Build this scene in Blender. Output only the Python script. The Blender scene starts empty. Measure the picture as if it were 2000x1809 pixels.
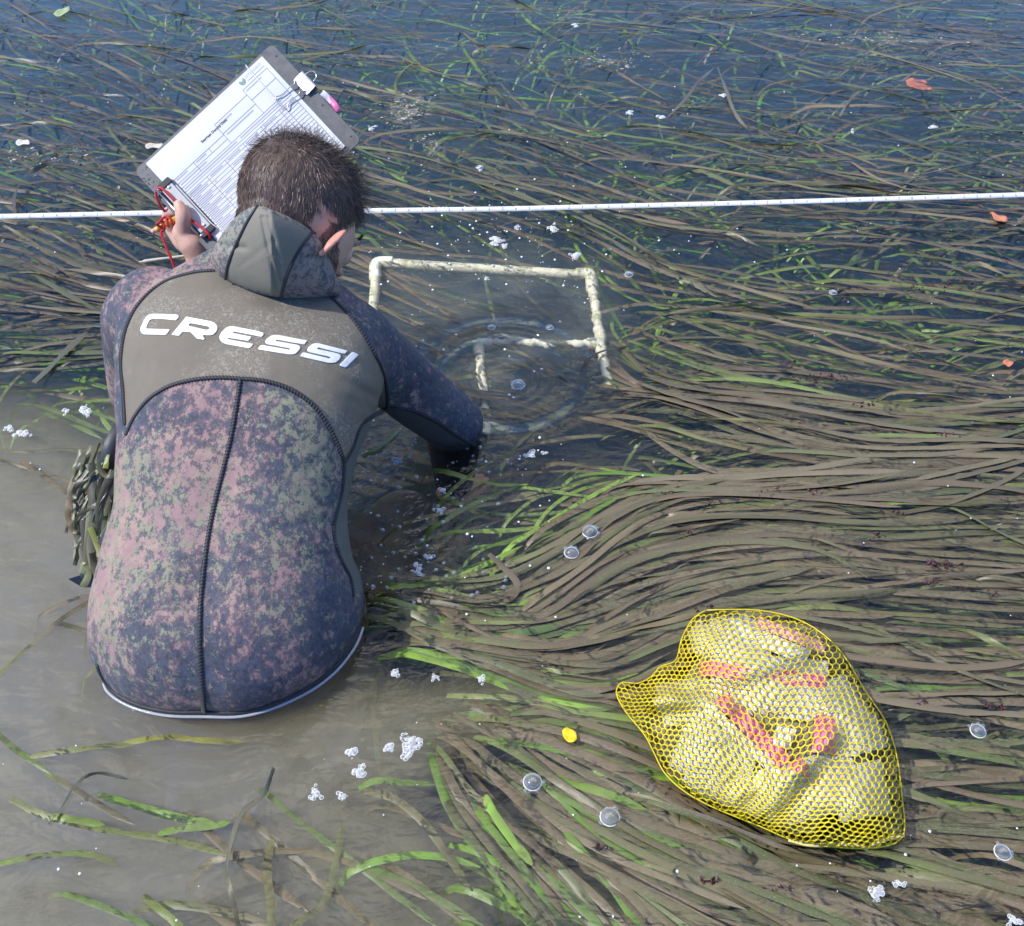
import bpy, bmesh, math, random
import numpy as np
from mathutils import Vector, Matrix
from mathutils.bvhtree import BVHTree
from mathutils.geometry import tessellate_polygon

# ------------------------------------------------------------------ camera, sky, sun, exposure
SC = bpy.context.scene
COL = SC.collection
F = 1900.0                      # focal length in photo pixels (photo is 2000 x 1809)
PITCH = math.radians(45.5)
CAM_H = 1.30
cam_d = bpy.data.cameras.new("camera")
cam = bpy.data.objects.new("camera", cam_d)
COL.objects.link(cam)
cam.location = (0, 0, CAM_H)
cam.rotation_euler = (math.pi / 2 - PITCH, 0, 0)
cam_d.sensor_fit = 'HORIZONTAL'
cam_d.sensor_width = 36.0
cam_d.lens = 36.0 * F / 2000.0
cam_d.clip_start = 0.02
cam_d.clip_end = 500.0
SC.camera = cam

SUN_DIR = Vector((-0.72, -0.22, 0.86)).normalized()      # towards the sun
sun_el = math.asin(SUN_DIR.z)
sun_d = bpy.data.lights.new("sun", 'SUN')
sun_d.energy = 4.6
sun_d.angle = math.radians(0.5)
sun_d.color = (1.0, 0.955, 0.89)
sun = bpy.data.objects.new("sun", sun_d)
COL.objects.link(sun)
sun.location = (-5, -2, 6)
sun.rotation_euler = (-SUN_DIR).to_track_quat('-Z', 'Y').to_euler()

world = bpy.data.worlds.new("World")
SC.world = world
world.use_nodes = True
wn, wl = world.node_tree.nodes, world.node_tree.links
wn.clear()
w_out = wn.new('ShaderNodeOutputWorld')
w_bg = wn.new('ShaderNodeBackground'); w_bg.inputs[1].default_value = 0.14
w_sky = wn.new('ShaderNodeTexSky'); w_sky.sky_type = 'NISHITA'; w_sky.sun_disc = False
w_sky.sun_elevation = sun_el; w_sky.dust_density = 0.3; w_sky.ozone_density = 3.0; w_sky.air_density = 1.2
w_sky.sun_rotation = math.atan2(SUN_DIR.x, SUN_DIR.y)
w_cl = wn.new('ShaderNodeBackground'); w_cl.inputs[0].default_value = (1.0, 0.98, 0.90, 1); w_cl.inputs[1].default_value = 2.8
w_tc = wn.new('ShaderNodeTexCoord')
w_n = wn.new('ShaderNodeTexNoise'); w_n.inputs['Scale'].default_value = 4.5; w_n.inputs['Detail'].default_value = 7
w_sep = wn.new('ShaderNodeSeparateXYZ')
w_r1 = wn.new('ShaderNodeMapRange'); w_r1.inputs[1].default_value = 0.55; w_r1.inputs[2].default_value = 0.85
w_r2 = wn.new('ShaderNodeMapRange'); w_r2.inputs[1].default_value = 0.40; w_r2.inputs[2].default_value = 0.60
w_r2.inputs[3].default_value = 0.10
w_m = wn.new('ShaderNodeMath'); w_m.operation = 'MULTIPLY'
w_mix = wn.new('ShaderNodeMixShader')
wl.new(w_tc.outputs['Generated'], w_n.inputs['Vector']); wl.new(w_tc.outputs['Generated'], w_sep.inputs[0])
wl.new(w_sep.outputs['Z'], w_r1.inputs[0]); wl.new(w_n.outputs['Fac'], w_r2.inputs[0])
wl.new(w_r1.outputs[0], w_m.inputs[0]); wl.new(w_r2.outputs[0], w_m.inputs[1])
w_hs = wn.new('ShaderNodeHueSaturation'); w_hs.inputs['Saturation'].default_value = 1.25
wl.new(w_sky.outputs[0], w_hs.inputs['Color']); w_tint = wn.new('ShaderNodeMix'); w_tint.data_type = 'RGBA'; w_tint.blend_type = 'MULTIPLY'; w_tint.inputs[0].default_value = 1.0
w_tint.inputs[7].default_value = (0.66, 0.93, 1.42, 1)
wl.new(w_hs.outputs[0], w_tint.inputs[6]); wl.new(w_tint.outputs[2], w_bg.inputs[0])
w_r3 = wn.new('ShaderNodeMapRange'); w_r3.inputs[1].default_value = -0.25; w_r3.inputs[2].default_value = 0.15
w_m2 = wn.new('ShaderNodeMath'); w_m2.operation = 'MULTIPLY'
wl.new(w_sep.outputs['Y'], w_r3.inputs[0]); wl.new(w_m.outputs[0], w_m2.inputs[0]); wl.new(w_r3.outputs[0], w_m2.inputs[1])
wl.new(w_m2.outputs[0], w_mix.inputs[0]); wl.new(w_bg.outputs[0], w_mix.inputs[1]); wl.new(w_cl.outputs[0], w_mix.inputs[2])
wl.new(w_mix.outputs[0], w_out.inputs[0])

SC.view_settings.view_transform = 'Standard'
SC.view_settings.look = 'None'
SC.view_settings.exposure = 0.0
SC.view_settings.gamma = 1.0
SC.render.engine = 'CYCLES'
SC.cycles.max_bounces = 6
SC.cycles.diffuse_bounces = 2
SC.cycles.glossy_bounces = 2
SC.cycles.transmission_bounces = 4
SC.cycles.transparent_max_bounces = 24
SC.cycles.volume_bounces = 1
SC.cycles.caustics_reflective = False
SC.cycles.caustics_refractive = False
SC.cycles.sample_clamp_indirect = 4.0

# ------------------------------------------------------------------ helpers
rng = random.Random(7)
nrng = np.random.default_rng(11)
FWD = np.array([0, math.cos(PITCH), -math.sin(PITCH)])
UPV = np.array([0, math.sin(PITCH), math.cos(PITCH)])
RGT = np.array([1.0, 0, 0])
CAMP = np.array([0, 0, CAM_H])

def D(px, py, depth):
    """World point that stands `depth` metres in front of the photographer, seen at (px, py)."""
    return CAMP + RGT * ((px - 1000) / F * depth) - UPV * ((py - 904.5) / F * depth) + FWD * depth

def W(px, py, z=0.0):
    """World point at height z on the sight line through (px, py)."""
    d = RGT * ((px - 1000) / F) - UPV * ((py - 904.5) / F) + FWD
    return CAMP + d * ((z - CAM_H) / d[2])

def CV(x, y, z):
    """vector given as (right, up, towards the photographer)"""
    return RGT * x + UPV * y - FWD * z

def unit(v):
    v = np.asarray(v, float)
    return v / (np.linalg.norm(v) + 1e-12)

def proj(P):
    P = np.atleast_2d(P) - CAMP
    d = P @ FWD
    return np.stack([1000 + F * (P @ RGT) / d, 904.5 - F * (P @ UPV) / d, d], 1)

def new_mesh(name, V, Fc, mats=None, smooth=True, parent=None):
    me = bpy.data.meshes.new(name)
    V = np.asarray(V, float)
    if isinstance(Fc, np.ndarray) and Fc.ndim == 2:
        n, k = Fc.shape
        me.vertices.add(len(V)); me.vertices.foreach_set('co', V.astype(np.float32).ravel())
        me.loops.add(n * k); me.loops.foreach_set('vertex_index', Fc.astype(np.int32).ravel())
        me.polygons.add(n)
        me.polygons.foreach_set('loop_start', (np.arange(n) * k).astype(np.int32))
        me.update(calc_edges=True)
    else:
        me.from_pydata([tuple(v) for v in V], [], [tuple(int(i) for i in f) for f in Fc])
    if smooth:
        me.polygons.foreach_set('use_smooth', [True] * len(me.polygons))
    me.validate()
    o = bpy.data.objects.new(name, me)
    COL.objects.link(o)
    if mats is not None:
        for m in (mats if isinstance(mats, (list, tuple)) else [mats]):
            me.materials.append(m)
    if parent is not None:
        o.parent = parent
    return o

def thing(name, label, cat, loc, group=None):
    o = bpy.data.objects.new(name, None)
    COL.objects.link(o)
    o.location = tuple(loc)
    o.empty_display_size = 0.05
    bpy.context.view_layer.update()
    o['label'] = label; o['category'] = cat
    if group: o['group'] = group
    return o

def tag(o, label=None, cat=None, group=None, kind=None):
    if label: o['label'] = label
    if cat: o['category'] = cat
    if group: o['group'] = group
    if kind: o['kind'] = kind
    return o

def under(child, parent):
    """parent keeping the world place (parents are unrotated empties)"""
    child.parent = parent
    child.location = Vector(child.location) - Vector(parent.location)
    return child

def setattr_f(o, name, vals):
    a = o.data.attributes.new(name, 'FLOAT', 'POINT')
    a.data.foreach_set('value', np.asarray(vals, np.float32))

def setattr_c(o, name, cols):
    a = o.data.attributes.new(name, 'FLOAT_COLOR', 'POINT')
    c = np.ones((len(cols), 4), np.float32); c[:, :3] = cols
    a.data.foreach_set('color', c.ravel())

def frames(P):
    P = np.asarray(P, float)
    T = np.gradient(P, axis=0)
    T /= (np.linalg.norm(T, axis=1)[:, None] + 1e-12)
    up = np.array([0.13, 0.21, 0.97])
    N = np.cross(T, up); N /= (np.linalg.norm(N, axis=1)[:, None] + 1e-9)
    B = np.cross(N, T)
    return T, N, B

def tube(P, R, k=8, cap=True):
    P = np.asarray(P, float); n = len(P)
    R = np.full(n, R) if np.isscalar(R) else np.asarray(R, float)
    T = np.gradient(P, axis=0); T /= (np.linalg.norm(T, axis=1)[:, None] + 1e-12)
    N = np.zeros_like(P)
    a = np.array([0.3, 0.2, 0.93]);
    if abs(np.dot(a, T[0])) > 0.9: a = np.array([1.0, 0, 0])
    N[0] = unit(np.cross(T[0], a))
    for i in range(1, n):
        v = N[i - 1] - T[i] * np.dot(N[i - 1], T[i]); N[i] = unit(v)
    B = np.cross(T, N)
    V = []; Fc = []
    for i in range(n):
        for j in range(k):
            t = 2 * math.pi * j / k
            V.append(P[i] + R[i] * (math.cos(t) * N[i] + math.sin(t) * B[i]))
    for i in range(n - 1):
        for j in range(k):
            a0 = i * k + j; b0 = i * k + (j + 1) % k
            Fc.append((a0, b0, b0 + k, a0 + k))
    if cap:
        Fc.append(tuple(range(k - 1, -1, -1))); Fc.append(tuple(range((n - 1) * k, n * k)))
    return V, Fc

class Acc:
    """collects several shapes that make ONE part"""
    def __init__(s): s.V = []; s.F = []
    def add(s, VF):
        V, Fc = VF; b = len(s.V)
        s.V.extend([tuple(v) for v in V]); s.F.extend([tuple(i + b for i in f) for f in Fc]); return s
    def build(s, name, mats=None, parent=None, smooth=True):
        return new_mesh(name, s.V, s.F, mats, smooth, parent)

def ellipsoid(c, ax, r, nu=24, nv=16):
    """ax: 3 unit axes, r: 3 radii"""
    V = []; Fc = []
    c = np.asarray(c, float)
    A = [np.asarray(a, float) * q for a, q in zip(ax, r)]
    V.append(c + A[2])
    for i in range(1, nv):
        t = math.pi * i / nv
        for j in range(nu):
            p = 2 * math.pi * j / nu
            V.append(c + A[0] * math.sin(t) * math.cos(p) + A[1] * math.sin(t) * math.sin(p) + A[2] * math.cos(t))
    V.append(c - A[2])
    for j in range(nu): Fc.append((0, 1 + j, 1 + (j + 1) % nu))
    for i in range(nv - 2):
        for j in range(nu):
            a = 1 + i * nu + j; b = 1 + i * nu + (j + 1) % nu
            Fc.append((a, a + nu, b + nu, b))
    e = len(V) - 1; s0 = 1 + (nv - 2) * nu
    for j in range(nu): Fc.append((s0 + (j + 1) % nu, s0 + j, e))
    return V, Fc

def capsule(P, R, k=16):
    """closed tapered tube with round ends through the points P with radii R"""
    P = [np.asarray(p, float) for p in P]; R = list(R)
    if len(P) > 2:
        P2, R2 = spline(P, 5, R); P, R = list(P2), list(R2)
    t0 = unit(P[0] - P[1]); t1 = unit(P[-1] - P[-2])
    a = [P[0] + t0 * R[0] * math.sin(q) for q in (1.45, 1.2, 0.8, 0.4)]; ra = [R[0] * math.cos(q) for q in (1.45, 1.2, 0.8, 0.4)]
    b = [P[-1] + t1 * R[-1] * math.sin(q) for q in (0.4, 0.8, 1.2, 1.45)]; rb = [R[-1] * math.cos(q) for q in (0.4, 0.8, 1.2, 1.45)]
    return tube(a + P + b, ra + R + rb, k)

def spline(P, sub=8, extra=None):
    """Catmull-Rom through points"""
    P = np.asarray(P, float); n = len(P)
    Q = np.vstack([2 * P[0] - P[1], P, 2 * P[-1] - P[-2]])
    E = None
    if extra is not None:
        E = np.asarray(extra, float); E = np.concatenate([[E[0]], E, [E[-1]]])
    out = []; eo = []
    for i in range(n - 1):
        p0, p1, p2, p3 = Q[i:i + 4]
        for s in range(sub):
            t = s / sub
            out.append(0.5 * ((2 * p1) + (-p0 + p2) * t + (2 * p0 - 5 * p1 + 4 * p2 - p3) * t * t + (-p0 + 3 * p1 - 3 * p2 + p3) * t ** 3))
            if E is not None: eo.append(E[i + 1] * (1 - t) + E[i + 2] * t)
    out.append(P[-1])
    if E is not None:
        eo.append(E[-2]); return np.array(out), np.array(eo)
    return np.array(out)

def box_vf(c, ax, h):
    c = np.asarray(c, float); V = []
    for sx in (-1, 1):
        for sy in (-1, 1):
            for sz in (-1, 1):
                V.append(c + ax[0] * h[0] * sx + ax[1] * h[1] * sy + ax[2] * h[2] * sz)
    return V, [(0, 1, 3, 2), (4, 6, 7, 5), (0, 4, 5, 1), (2, 3, 7, 6), (0, 2, 6, 4), (1, 5, 7, 3)]

def remesh(o, voxel, smooth_it=6, sm_fac=0.5, name=None):
    """fuse a mesh made of overlapping closed shapes into one skin"""
    m = o.modifiers.new('r', 'REMESH'); m.mode = 'VOXEL'; m.voxel_size = voxel; m.use_smooth_shade = True
    if smooth_it:
        s = o.modifiers.new('s', 'SMOOTH'); s.iterations = smooth_it; s.factor = sm_fac
    dg = bpy.context.evaluated_depsgraph_get(); dg.update()
    me = bpy.data.meshes.new_from_object(o.evaluated_get(dg), depsgraph=dg)
    o.modifiers.clear()
    mats = list(o.data.materials)
    old = o.data; o.data = me; bpy.data.meshes.remove(old)
    me.materials.clear()
    for mm in mats: me.materials.append(mm)
    me.polygons.foreach_set('use_smooth', [True] * len(me.polygons))
    return o

def verts_np(o):
    a = np.zeros(len(o.data.vertices) * 3, np.float32); o.data.vertices.foreach_get('co', a)
    return a.reshape(-1, 3).astype(float)

def set_verts(o, V):
    o.data.vertices.foreach_set('co', np.asarray(V, np.float32).ravel()); o.data.update()

def seg_dist(Pt, poly, closed=True):
    """distance of points (n,2) to a polyline"""
    poly = np.asarray(poly, float)
    A = poly; B = np.roll(poly, -1, 0)
    if not closed: A, B = A[:-1], B[:-1]
    best = np.full(len(Pt), 1e9)
    for a, b in zip(A, B):
        ab = b - a; L = ab @ ab + 1e-12
        t = np.clip(((Pt - a) @ ab) / L, 0, 1)
        d = np.linalg.norm(Pt - (a + t[:, None] * ab), axis=1)
        best = np.minimum(best, d)
    return best

def inside(Pt, poly):
    poly = np.asarray(poly, float)
    x, y = Pt[:, 0], Pt[:, 1]; r = np.zeros(len(Pt), bool)
    j = len(poly) - 1
    for i in range(len(poly)):
        xi, yi = poly[i]; xj, yj = poly[j]
        c = ((yi > y) != (yj > y)) & (x < (xj - xi) * (y - yi) / (yj - yi + 1e-12) + xi)
        r ^= c; j = i
    return r

def sdist(Pt, poly):
    d = seg_dist(Pt, poly); return np.where(inside(Pt, poly), -d, d)

# ------------------------------------------------------------------ material helpers
class M:
    def __init__(s, name):
        s.m = bpy.data.materials.new(name); s.m.use_nodes = True
        s.n = s.m.node_tree.nodes; s.l = s.m.node_tree.links
        s.b = s.n['Principled BSDF']; s.out = s.n['Material Output']
    def node(s, t, **kw):
        n = s.n.new(t)
        for k, v in kw.items():
            if k.startswith('i_'):
                key = k[2:]; key = int(key) if key.isdigit() else key.replace('_', ' ')
                n.inputs[key].default_value = v
            else: setattr(n, k, v)
        return n
    def link(s, a, b): s.l.new(a, b)
    def obj(s): return s.node('ShaderNodeTexCoord').outputs['Object']
    def noise(s, scale, detail=4, rough=0.55, vec=None, dist=0.0):
        n = s.node('ShaderNodeTexNoise'); n.inputs['Scale'].default_value = scale
        n.inputs['Detail'].default_value = detail; n.inputs['Roughness'].default_value = rough
        n.inputs['Distortion'].default_value = dist
        s.link(vec if vec is not None else s.obj(), n.inputs['Vector']); return n.outputs['Fac']
    def ramp(s, fac, stops, interp='LINEAR'):
        r = s.node('ShaderNodeValToRGB'); r.color_ramp.interpolation = interp
        e = r.color_ramp.elements
        while len(e) > 1: e.remove(e[-1])
        for i, (p, c) in enumerate(stops):
            q = e[0] if i == 0 else e.new(p)
            q.position = p; q.color = (c if len(c) == 4 else (*c, 1)) if not np.isscalar(c) else (c, c, c, 1)
        s.link(fac, r.inputs[0]); return r.outputs[0]
    def math(s, op, a, b=None, clamp=False):
        n = s.node('ShaderNodeMath', operation=op); n.use_clamp = clamp
        for i, v in enumerate((a, b)):
            if v is None: continue
            if isinstance(v, (int, float)): n.inputs[i].default_value = v
            else: s.link(v, n.inputs[i])
        return n.outputs[0]
    def mrange(s, v, a, b, c=0.0, d=1.0):
        n = s.node('ShaderNodeMapRange')
        for i, q in zip((1, 2, 3, 4), (a, b, c, d)): n.inputs[i].default_value = q
        s.link(v, n.inputs[0]); return n.outputs[0]
    def mix(s, fac, a, b, mode='MIX'):
        n = s.node('ShaderNodeMix', data_type='RGBA', blend_type=mode)
        if isinstance(fac, (int, float)): n.inputs[0].default_value = fac
        else: s.link(fac, n.inputs[0])
        for i, v in ((6, a), (7, b)):
            if isinstance(v, tuple): n.inputs[i].default_value = (*v[:3], 1)
            else: s.link(v, n.inputs[i])
        return n.outputs[2]
    def attr(s, name, out='Fac'): return s.node('ShaderNodeAttribute', attribute_name=name).outputs[out]
    def bump(s, h, strength=0.3, dist=0.002, normal=None):
        n = s.node('ShaderNodeBump'); n.inputs['Strength'].default_value = strength; n.inputs['Distance'].default_value = dist
        s.link(h, n.inputs['Height'])
        if normal is not None: s.link(normal, n.inputs['Normal'])
        return n.outputs[0]
    def set(s, **kw):
        for k, v in kw.items():
            key = k.replace('_', ' ')
            if isinstance(v, (int, float)): s.b.inputs[key].default_value = v
            elif isinstance(v, tuple): s.b.inputs[key].default_value = (*v[:3], 1) if key in ('Base Color', 'Emission Color') else v
            else: s.link(v, s.b.inputs[key])
        return s

def simple(name, col, rough=0.5, var=0.15, scale=60, bump=0.0, metal=0.0, **kw):
    m = M(name)
    f = m.noise(scale)
    c2 = tuple(max(0, c * (1 - var)) for c in col); c3 = tuple(min(1, c * (1 + var)) for c in col)
    m.set(Base_Color=m.mix(f, c2, c3), Roughness=rough, Metallic=metal, **kw)
    if bump: m.set(Normal=m.bump(m.noise(scale * 3), bump, 0.001))
    return m.m
# ================================================================== THE SETTING: water, seabed, silt
# ------------------------------------------------------------------ water: one closed body, waves and rings as fine relief on its surface
ARM_IN = W(925, 845)            # where the arm enters the water
m = M('water_mat')
m.n.remove(m.b)
geo = m.node('ShaderNodeNewGeometry').outputs['Position']
def ring(cx, cy, wl, r0, width, amp):
    v = m.node('ShaderNodeVectorMath', operation='DISTANCE')
    m.link(geo, v.inputs[0]); v.inputs[1].default_value = (cx, cy, 0)
    d = m.math('ADD', v.outputs['Value'], m.math('MULTIPLY', m.noise(9, 2, vec=geo), 0.02))
    s = m.math('SINE', m.math('MULTIPLY', d, 2 * math.pi / wl))
    q = m.math('DIVIDE', m.math('SUBTRACT', d, r0), width)
    env = m.math('POWER', 2.718, m.math('MULTIPLY', m.math('MULTIPLY', q, q), -1.0))
    brk = m.mrange(m.noise(11, 3, 0.6, vec=geo), 0.28, 0.52)
    return m.math('MULTIPLY', m.math('MULTIPLY', m.math('MULTIPLY', s, env), brk), amp)
rc = W(985, 735)
hills = [ring(rc[0], rc[1], 0.085, 0.168, 0.034, 0.0100),
         ring(rc[0], rc[1], 0.022, 0.07, 0.06, 0.0010),
         ring(ARM_IN[0] + 0.01, ARM_IN[1] - 0.02, 0.026, 0.05, 0.07, 0.0008),
         ring(W(800, 1000)[0], W(800, 1000)[1], 0.024, 0.05, 0.09, 0.0005),
         ring(W(60, 1000)[0], W(60, 1000)[1], 0.035, 0.12, 0.12, 0.0003),
         ring(W(440, 1250)[0], W(440, 1250)[1], 0.055, 0.30, 0.10, 0.0006)]
mp = m.node('ShaderNodeMapping'); m.link(geo, mp.inputs[0]); mp.inputs['Scale'].default_value = (0.7, 1.5, 1)
mpo = mp.outputs[0]
big = m.math('MULTIPLY', m.noise(4.0, 2, 0.5, vec=mpo), 0.010)
mid = m.math('MULTIPLY', m.noise(17, 3, 0.55, vec=mpo, dist=0.6), 0.0046)
fine = m.math('MULTIPLY', m.noise(70, 2, 0.5, vec=mpo, dist=0.4), 0.00028)
h = m.math('ADD', big, m.math('ADD', mid, fine))
for q in hills: h = m.math('ADD', h, q)
# choppier close to the arm and right of the body
dd = m.node('ShaderNodeVectorMath', operation='DISTANCE'); m.link(geo, dd.inputs[0]); dd.inputs[1].default_value = tuple(W(840, 960))
chop = m.math('MULTIPLY', m.mrange(dd.outputs['Value'], 0.03, 0.30, 1.0, 0.0), m.math('MULTIPLY', m.noise(42, 2, 0.5, vec=geo, dist=1.2), 0.0035))
h = m.math('ADD', h, chop)
bmp = m.node('ShaderNodeBump'); bmp.inputs['Strength'].default_value = 1.0; bmp.inputs['Distance'].default_value = 1.0
m.link(h, bmp.inputs['Height'])
fr = m.node('ShaderNodeFresnel'); fr.inputs['IOR'].default_value = 1.45; m.link(bmp.outputs[0], fr.inputs['Normal'])
gl = m.node('ShaderNodeBsdfGlossy'); gl.inputs['Roughness'].default_value = 0.04; m.link(bmp.outputs[0], gl.inputs['Normal'])
tr = m.node('ShaderNodeBsdfTransparent')
mx = m.node('ShaderNodeMixShader'); m.link(fr.outputs[0], mx.inputs[0]); m.link(tr.outputs[0], mx.inputs[1]); m.link(gl.outputs[0], mx.inputs[2])
m.link(mx.outputs[0], m.out.inputs['Surface'])
vs = m.node('ShaderNodeVolumeScatter'); vs.inputs['Color'].default_value = (0.085, 0.16, 0.24, 1); vs.inputs['Density'].default_value = 2.6
vs.inputs['Anisotropy'].default_value = 0.3
m.link(vs.outputs[0], m.out.inputs['Volume'])
WATER = m.m
V = []; 
x0, x1, y0, y1, zt, zb = -14, 14, -3.5, 22, 0.0, -0.62
V = [(x0, y0, zt), (x1, y0, zt), (x1, y1, zt), (x0, y1, zt), (x0, y0, zb), (x1, y0, zb), (x1, y1, zb), (x0, y1, zb)]
water = new_mesh('water', V, [(0, 1, 2, 3), (7, 6, 5, 4), (0, 4, 5, 1), (1, 5, 6, 2), (2, 6, 7, 3), (3, 7, 4, 0)], WATER, smooth=False)
tag(water, kind='structure')

# seabed
m = M('seabed_mat')
f = m.noise(6, 6, 0.6)
c = m.ramp(f, [(0.3, (0.014, 0.018, 0.016)), (0.55, (0.03, 0.033, 0.026)), (0.75, (0.06, 0.058, 0.04))])
m.set(Base_Color=c, Roughness=0.9, Normal=m.bump(m.noise(35, 5), 0.6, 0.02))
n = 60
gx = np.linspace(-14, 14, n); gy = np.linspace(-3.5, 22, n)
X, Y = np.meshgrid(gx, gy)
Z = -0.42 + 0.03 * np.sin(X * 2.1) * np.cos(Y * 1.7)
I = np.arange(n * n).reshape(n, n)
Fc = np.stack([I[:-1, :-1], I[:-1, 1:], I[1:, 1:], I[1:, :-1]], -1).reshape(-1, 4)
seabed = new_mesh('seabed', np.stack([X, Y, Z], -1).reshape(-1, 3), Fc, m.m)
tag(seabed, kind='structure')

# silt hanging in the water: closed lens shapes of fine mud whose edges thin out to nothing
def silt(name, outline, ztop, thick, dens, col):
    out = np.array([W(x, y, ztop)[:2] for x, y in outline])
    out = spline(np.vstack([out, out[:1]]), 8)[:-1]
    c = out.mean(0); K = len(out); R = 30
    Vt = [(c[0], c[1])]; T = [0.0]
    for r in range(1, R + 1):
        t = r / R
        for k in range(K):
            Vt.append(tuple(c + (out[k] - c) * t)); T.append(t)
    Vt = np.array(Vt); T = np.array(T)
    X_, Y_ = Vt[:, 0], Vt[:, 1]
    wv = np.sin(X_ * 23 + 2 * np.sin(Y_ * 17)) * 0.3 + np.sin(X_ * 51 + Y_ * 33 + 2.5 * np.sin(Y_ * 41)) * 0.25 + np.sin(Y_ * 77 - X_ * 29 + 2 * np.sin(X_ * 63)) * 0.15
    th = thick * np.clip(1 - T ** 2, 0.0, 1) ** 1.3 * np.clip(1 + wv, 0.15, 2)
    top = np.column_stack([Vt, np.full(len(Vt), ztop) - 0.004 * T])
    bot = np.column_stack([Vt, ztop - 0.004 * T - th - 0.0005])
    nV = len(Vt); Fc = []
    for k in range(K):
        Fc.append((0, 1 + k, 1 + (k + 1) % K))
    for r in range(R - 1):
        for k in range(K):
            a = 1 + r * K + k; b = 1 + r * K + (k + 1) % K
            Fc.append((a, a + K, b + K, b))
    top_f = Fc; bot_f = [tuple(i + nV for i in f[::-1]) for f in Fc]
    e = 1 + (R - 1) * K
    side = [(e + k, e + k + nV, e + (k + 1) % K + nV, e + (k + 1) % K) for k in range(K)]
    mm = M(name + '_mat'); mm.n.remove(mm.b)
    v = mm.node('ShaderNodeVolumeScatter'); v.inputs['Color'].default_value = (*col, 1); v.inputs['Density'].default_value = dens
    v.inputs['Anisotropy'].default_value = 0.2
    mm.link(v.outputs[0], mm.out.inputs['Volume'])
    o = new_mesh(name, np.vstack([top, bot]), top_f + bot_f + side, mm.m)
    bm = bmesh.new(); bm.from_mesh(o.data); bmesh.ops.recalc_face_normals(bm, faces=bm.faces); bm.to_mesh(o.data); bm.free()
    tag(o, kind='stuff')
    return o
MUD = (0.61, 0.54, 0.27)
silt('silt_cloud', [(-500, 690), (0, 725), (240, 745), (380, 900), (600, 1180), (800, 1310), (1120, 1290), (1380, 1400), (1300, 1540), (1040, 1440),
                    (900, 1480), (840, 1600), (930, 1750), (1050, 1950), (900, 2150), (300, 2300), (-700, 2100), (-900, 1300)], -0.004, 0.16, 11, MUD)
silt('silt_cloud', [(-300, 800), (150, 830), (330, 1000), (560, 1250), (760, 1380), (800, 1500), (720, 1650), (780, 1850), (400, 2100), (-400, 2000), (-600, 1300)], -0.010, 0.13, 11, MUD)
silt('silt_cloud', [(900, 1240), (1180, 1250), (1300, 1380), (1330, 1500), (1180, 1500), (1000, 1420)], -0.010, 0.08, 12, MUD)
silt('silt_cloud', [(670, 460), (950, 450), (1220, 500), (1250, 680), (1220, 800), (1050, 830), (800, 760), (660, 640)], -0.003, 0.035, 7, (0.80, 0.88, 0.76))
silt('silt_cloud', [(740, 1250), (1000, 1500), (1300, 1900), (1100, 2100), (700, 2000), (640, 1500)], -0.05, 0.10, 7, MUD)
# ================================================================== EELGRASS
STROKES = [
 # right field
 [(1180,650),(1290,745),(1560,790),(2000,870),(2400,930)], [(1200,780),(1400,800),(1700,870),(2000,860),(2400,850)],
 [(1180,600),(1400,620),(1700,700),(2000,740),(2400,770)], [(1160,520),(1400,570),(1700,600),(2000,640),(2400,690)],
 [(1240,860),(1400,930),(1650,930),(2000,905),(2400,880)], [(1000,1160),(1100,1110),(1250,1000),(1400,960),(1700,950),(2000,890),(2400,840)],
 [(700,1130),(850,1190),(1050,1200),(1250,1080),(1500,1030),(1700,1040),(2000,1060),(2400,1080)],
 [(760,1190),(900,1235),(1100,1250),(1300,1180),(1600,1110),(2000,1130),(2400,1160)],
 [(1240,1230),(1500,1190),(1750,1230),(2000,1250),(2400,1260)], [(950,1280),(1100,1320),(1200,1320),(1350,1240)],
 [(1600,1260),(1800,1290),(2000,1300),(2400,1310)], [(1700,1400),(2000,1400),(2400,1400)], [(1750,1500),(2000,1530),(2400,1560)],
 [(1700,1640),(2000,1650),(2400,1690)],
 # bottom fan
 [(860,1370),(1050,1430),(1300,1530),(1600,1670),(2000,1780),(2300,1850)], [(860,1400),(1000,1520),(1200,1650),(1500,1760),(1700,1850),(1900,2000)],
 [(850,1420),(930,1560),(1080,1700),(1200,1850),(1250,2000)], [(900,1350),(1150,1440),(1400,1560),(1750,1660),(2300,1760)],
 # upper right
 [(1000,80),(1500,180),(2000,260),(2500,330)], [(1000,230),(1400,370),(1900,460),(2500,520)], [(1100,420),(1500,500),(2000,560),(2500,600)],
 [(1000,0),(1500,40),(2000,90),(2500,130)], [(800,-100),(1500,-60),(2400,-20)], [(1200,430),(1500,460),(1800,440),(2000,450)],
 [(740,280),(900,330),(1150,420),(1300,500)], [(730,180),(1000,230),(1300,290)],
 # in and round the quadrat
 [(740,530),(900,600),(1100,650)], [(900,400),(1060,440),(1240,520)],
 # upper left
 [(-400,-50),(0,30),(300,150),(480,250),(700,330)], [(-400,180),(0,270),(300,360),(460,440)], [(-400,430),(0,460),(150,520),(300,570)],
 [(-400,640),(0,655),(240,640)], [(300,-60),(600,60),(900,130)], [(-400,720),(0,710),(200,690)], [(0,380),(200,420),(420,520)],
 [(500,0),(800,40),(1100,50)],
]
pts, dirs = [], []
for s in STROKES:
    s = spline(np.array(s, float), 6)
    d = np.diff(s, axis=0); d /= np.linalg.norm(d, axis=1)[:, None]
    pts.append(s[:-1]); dirs.append(d)
SP = np.vstack(pts); SD = np.vstack(dirs)
def flow(p):
    w = 1.0 / (((SP - p) ** 2 * [1, 2.2]).sum(1) + 400) ** 1.5
    return unit((SD * w[:, None]).sum(0))

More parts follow.
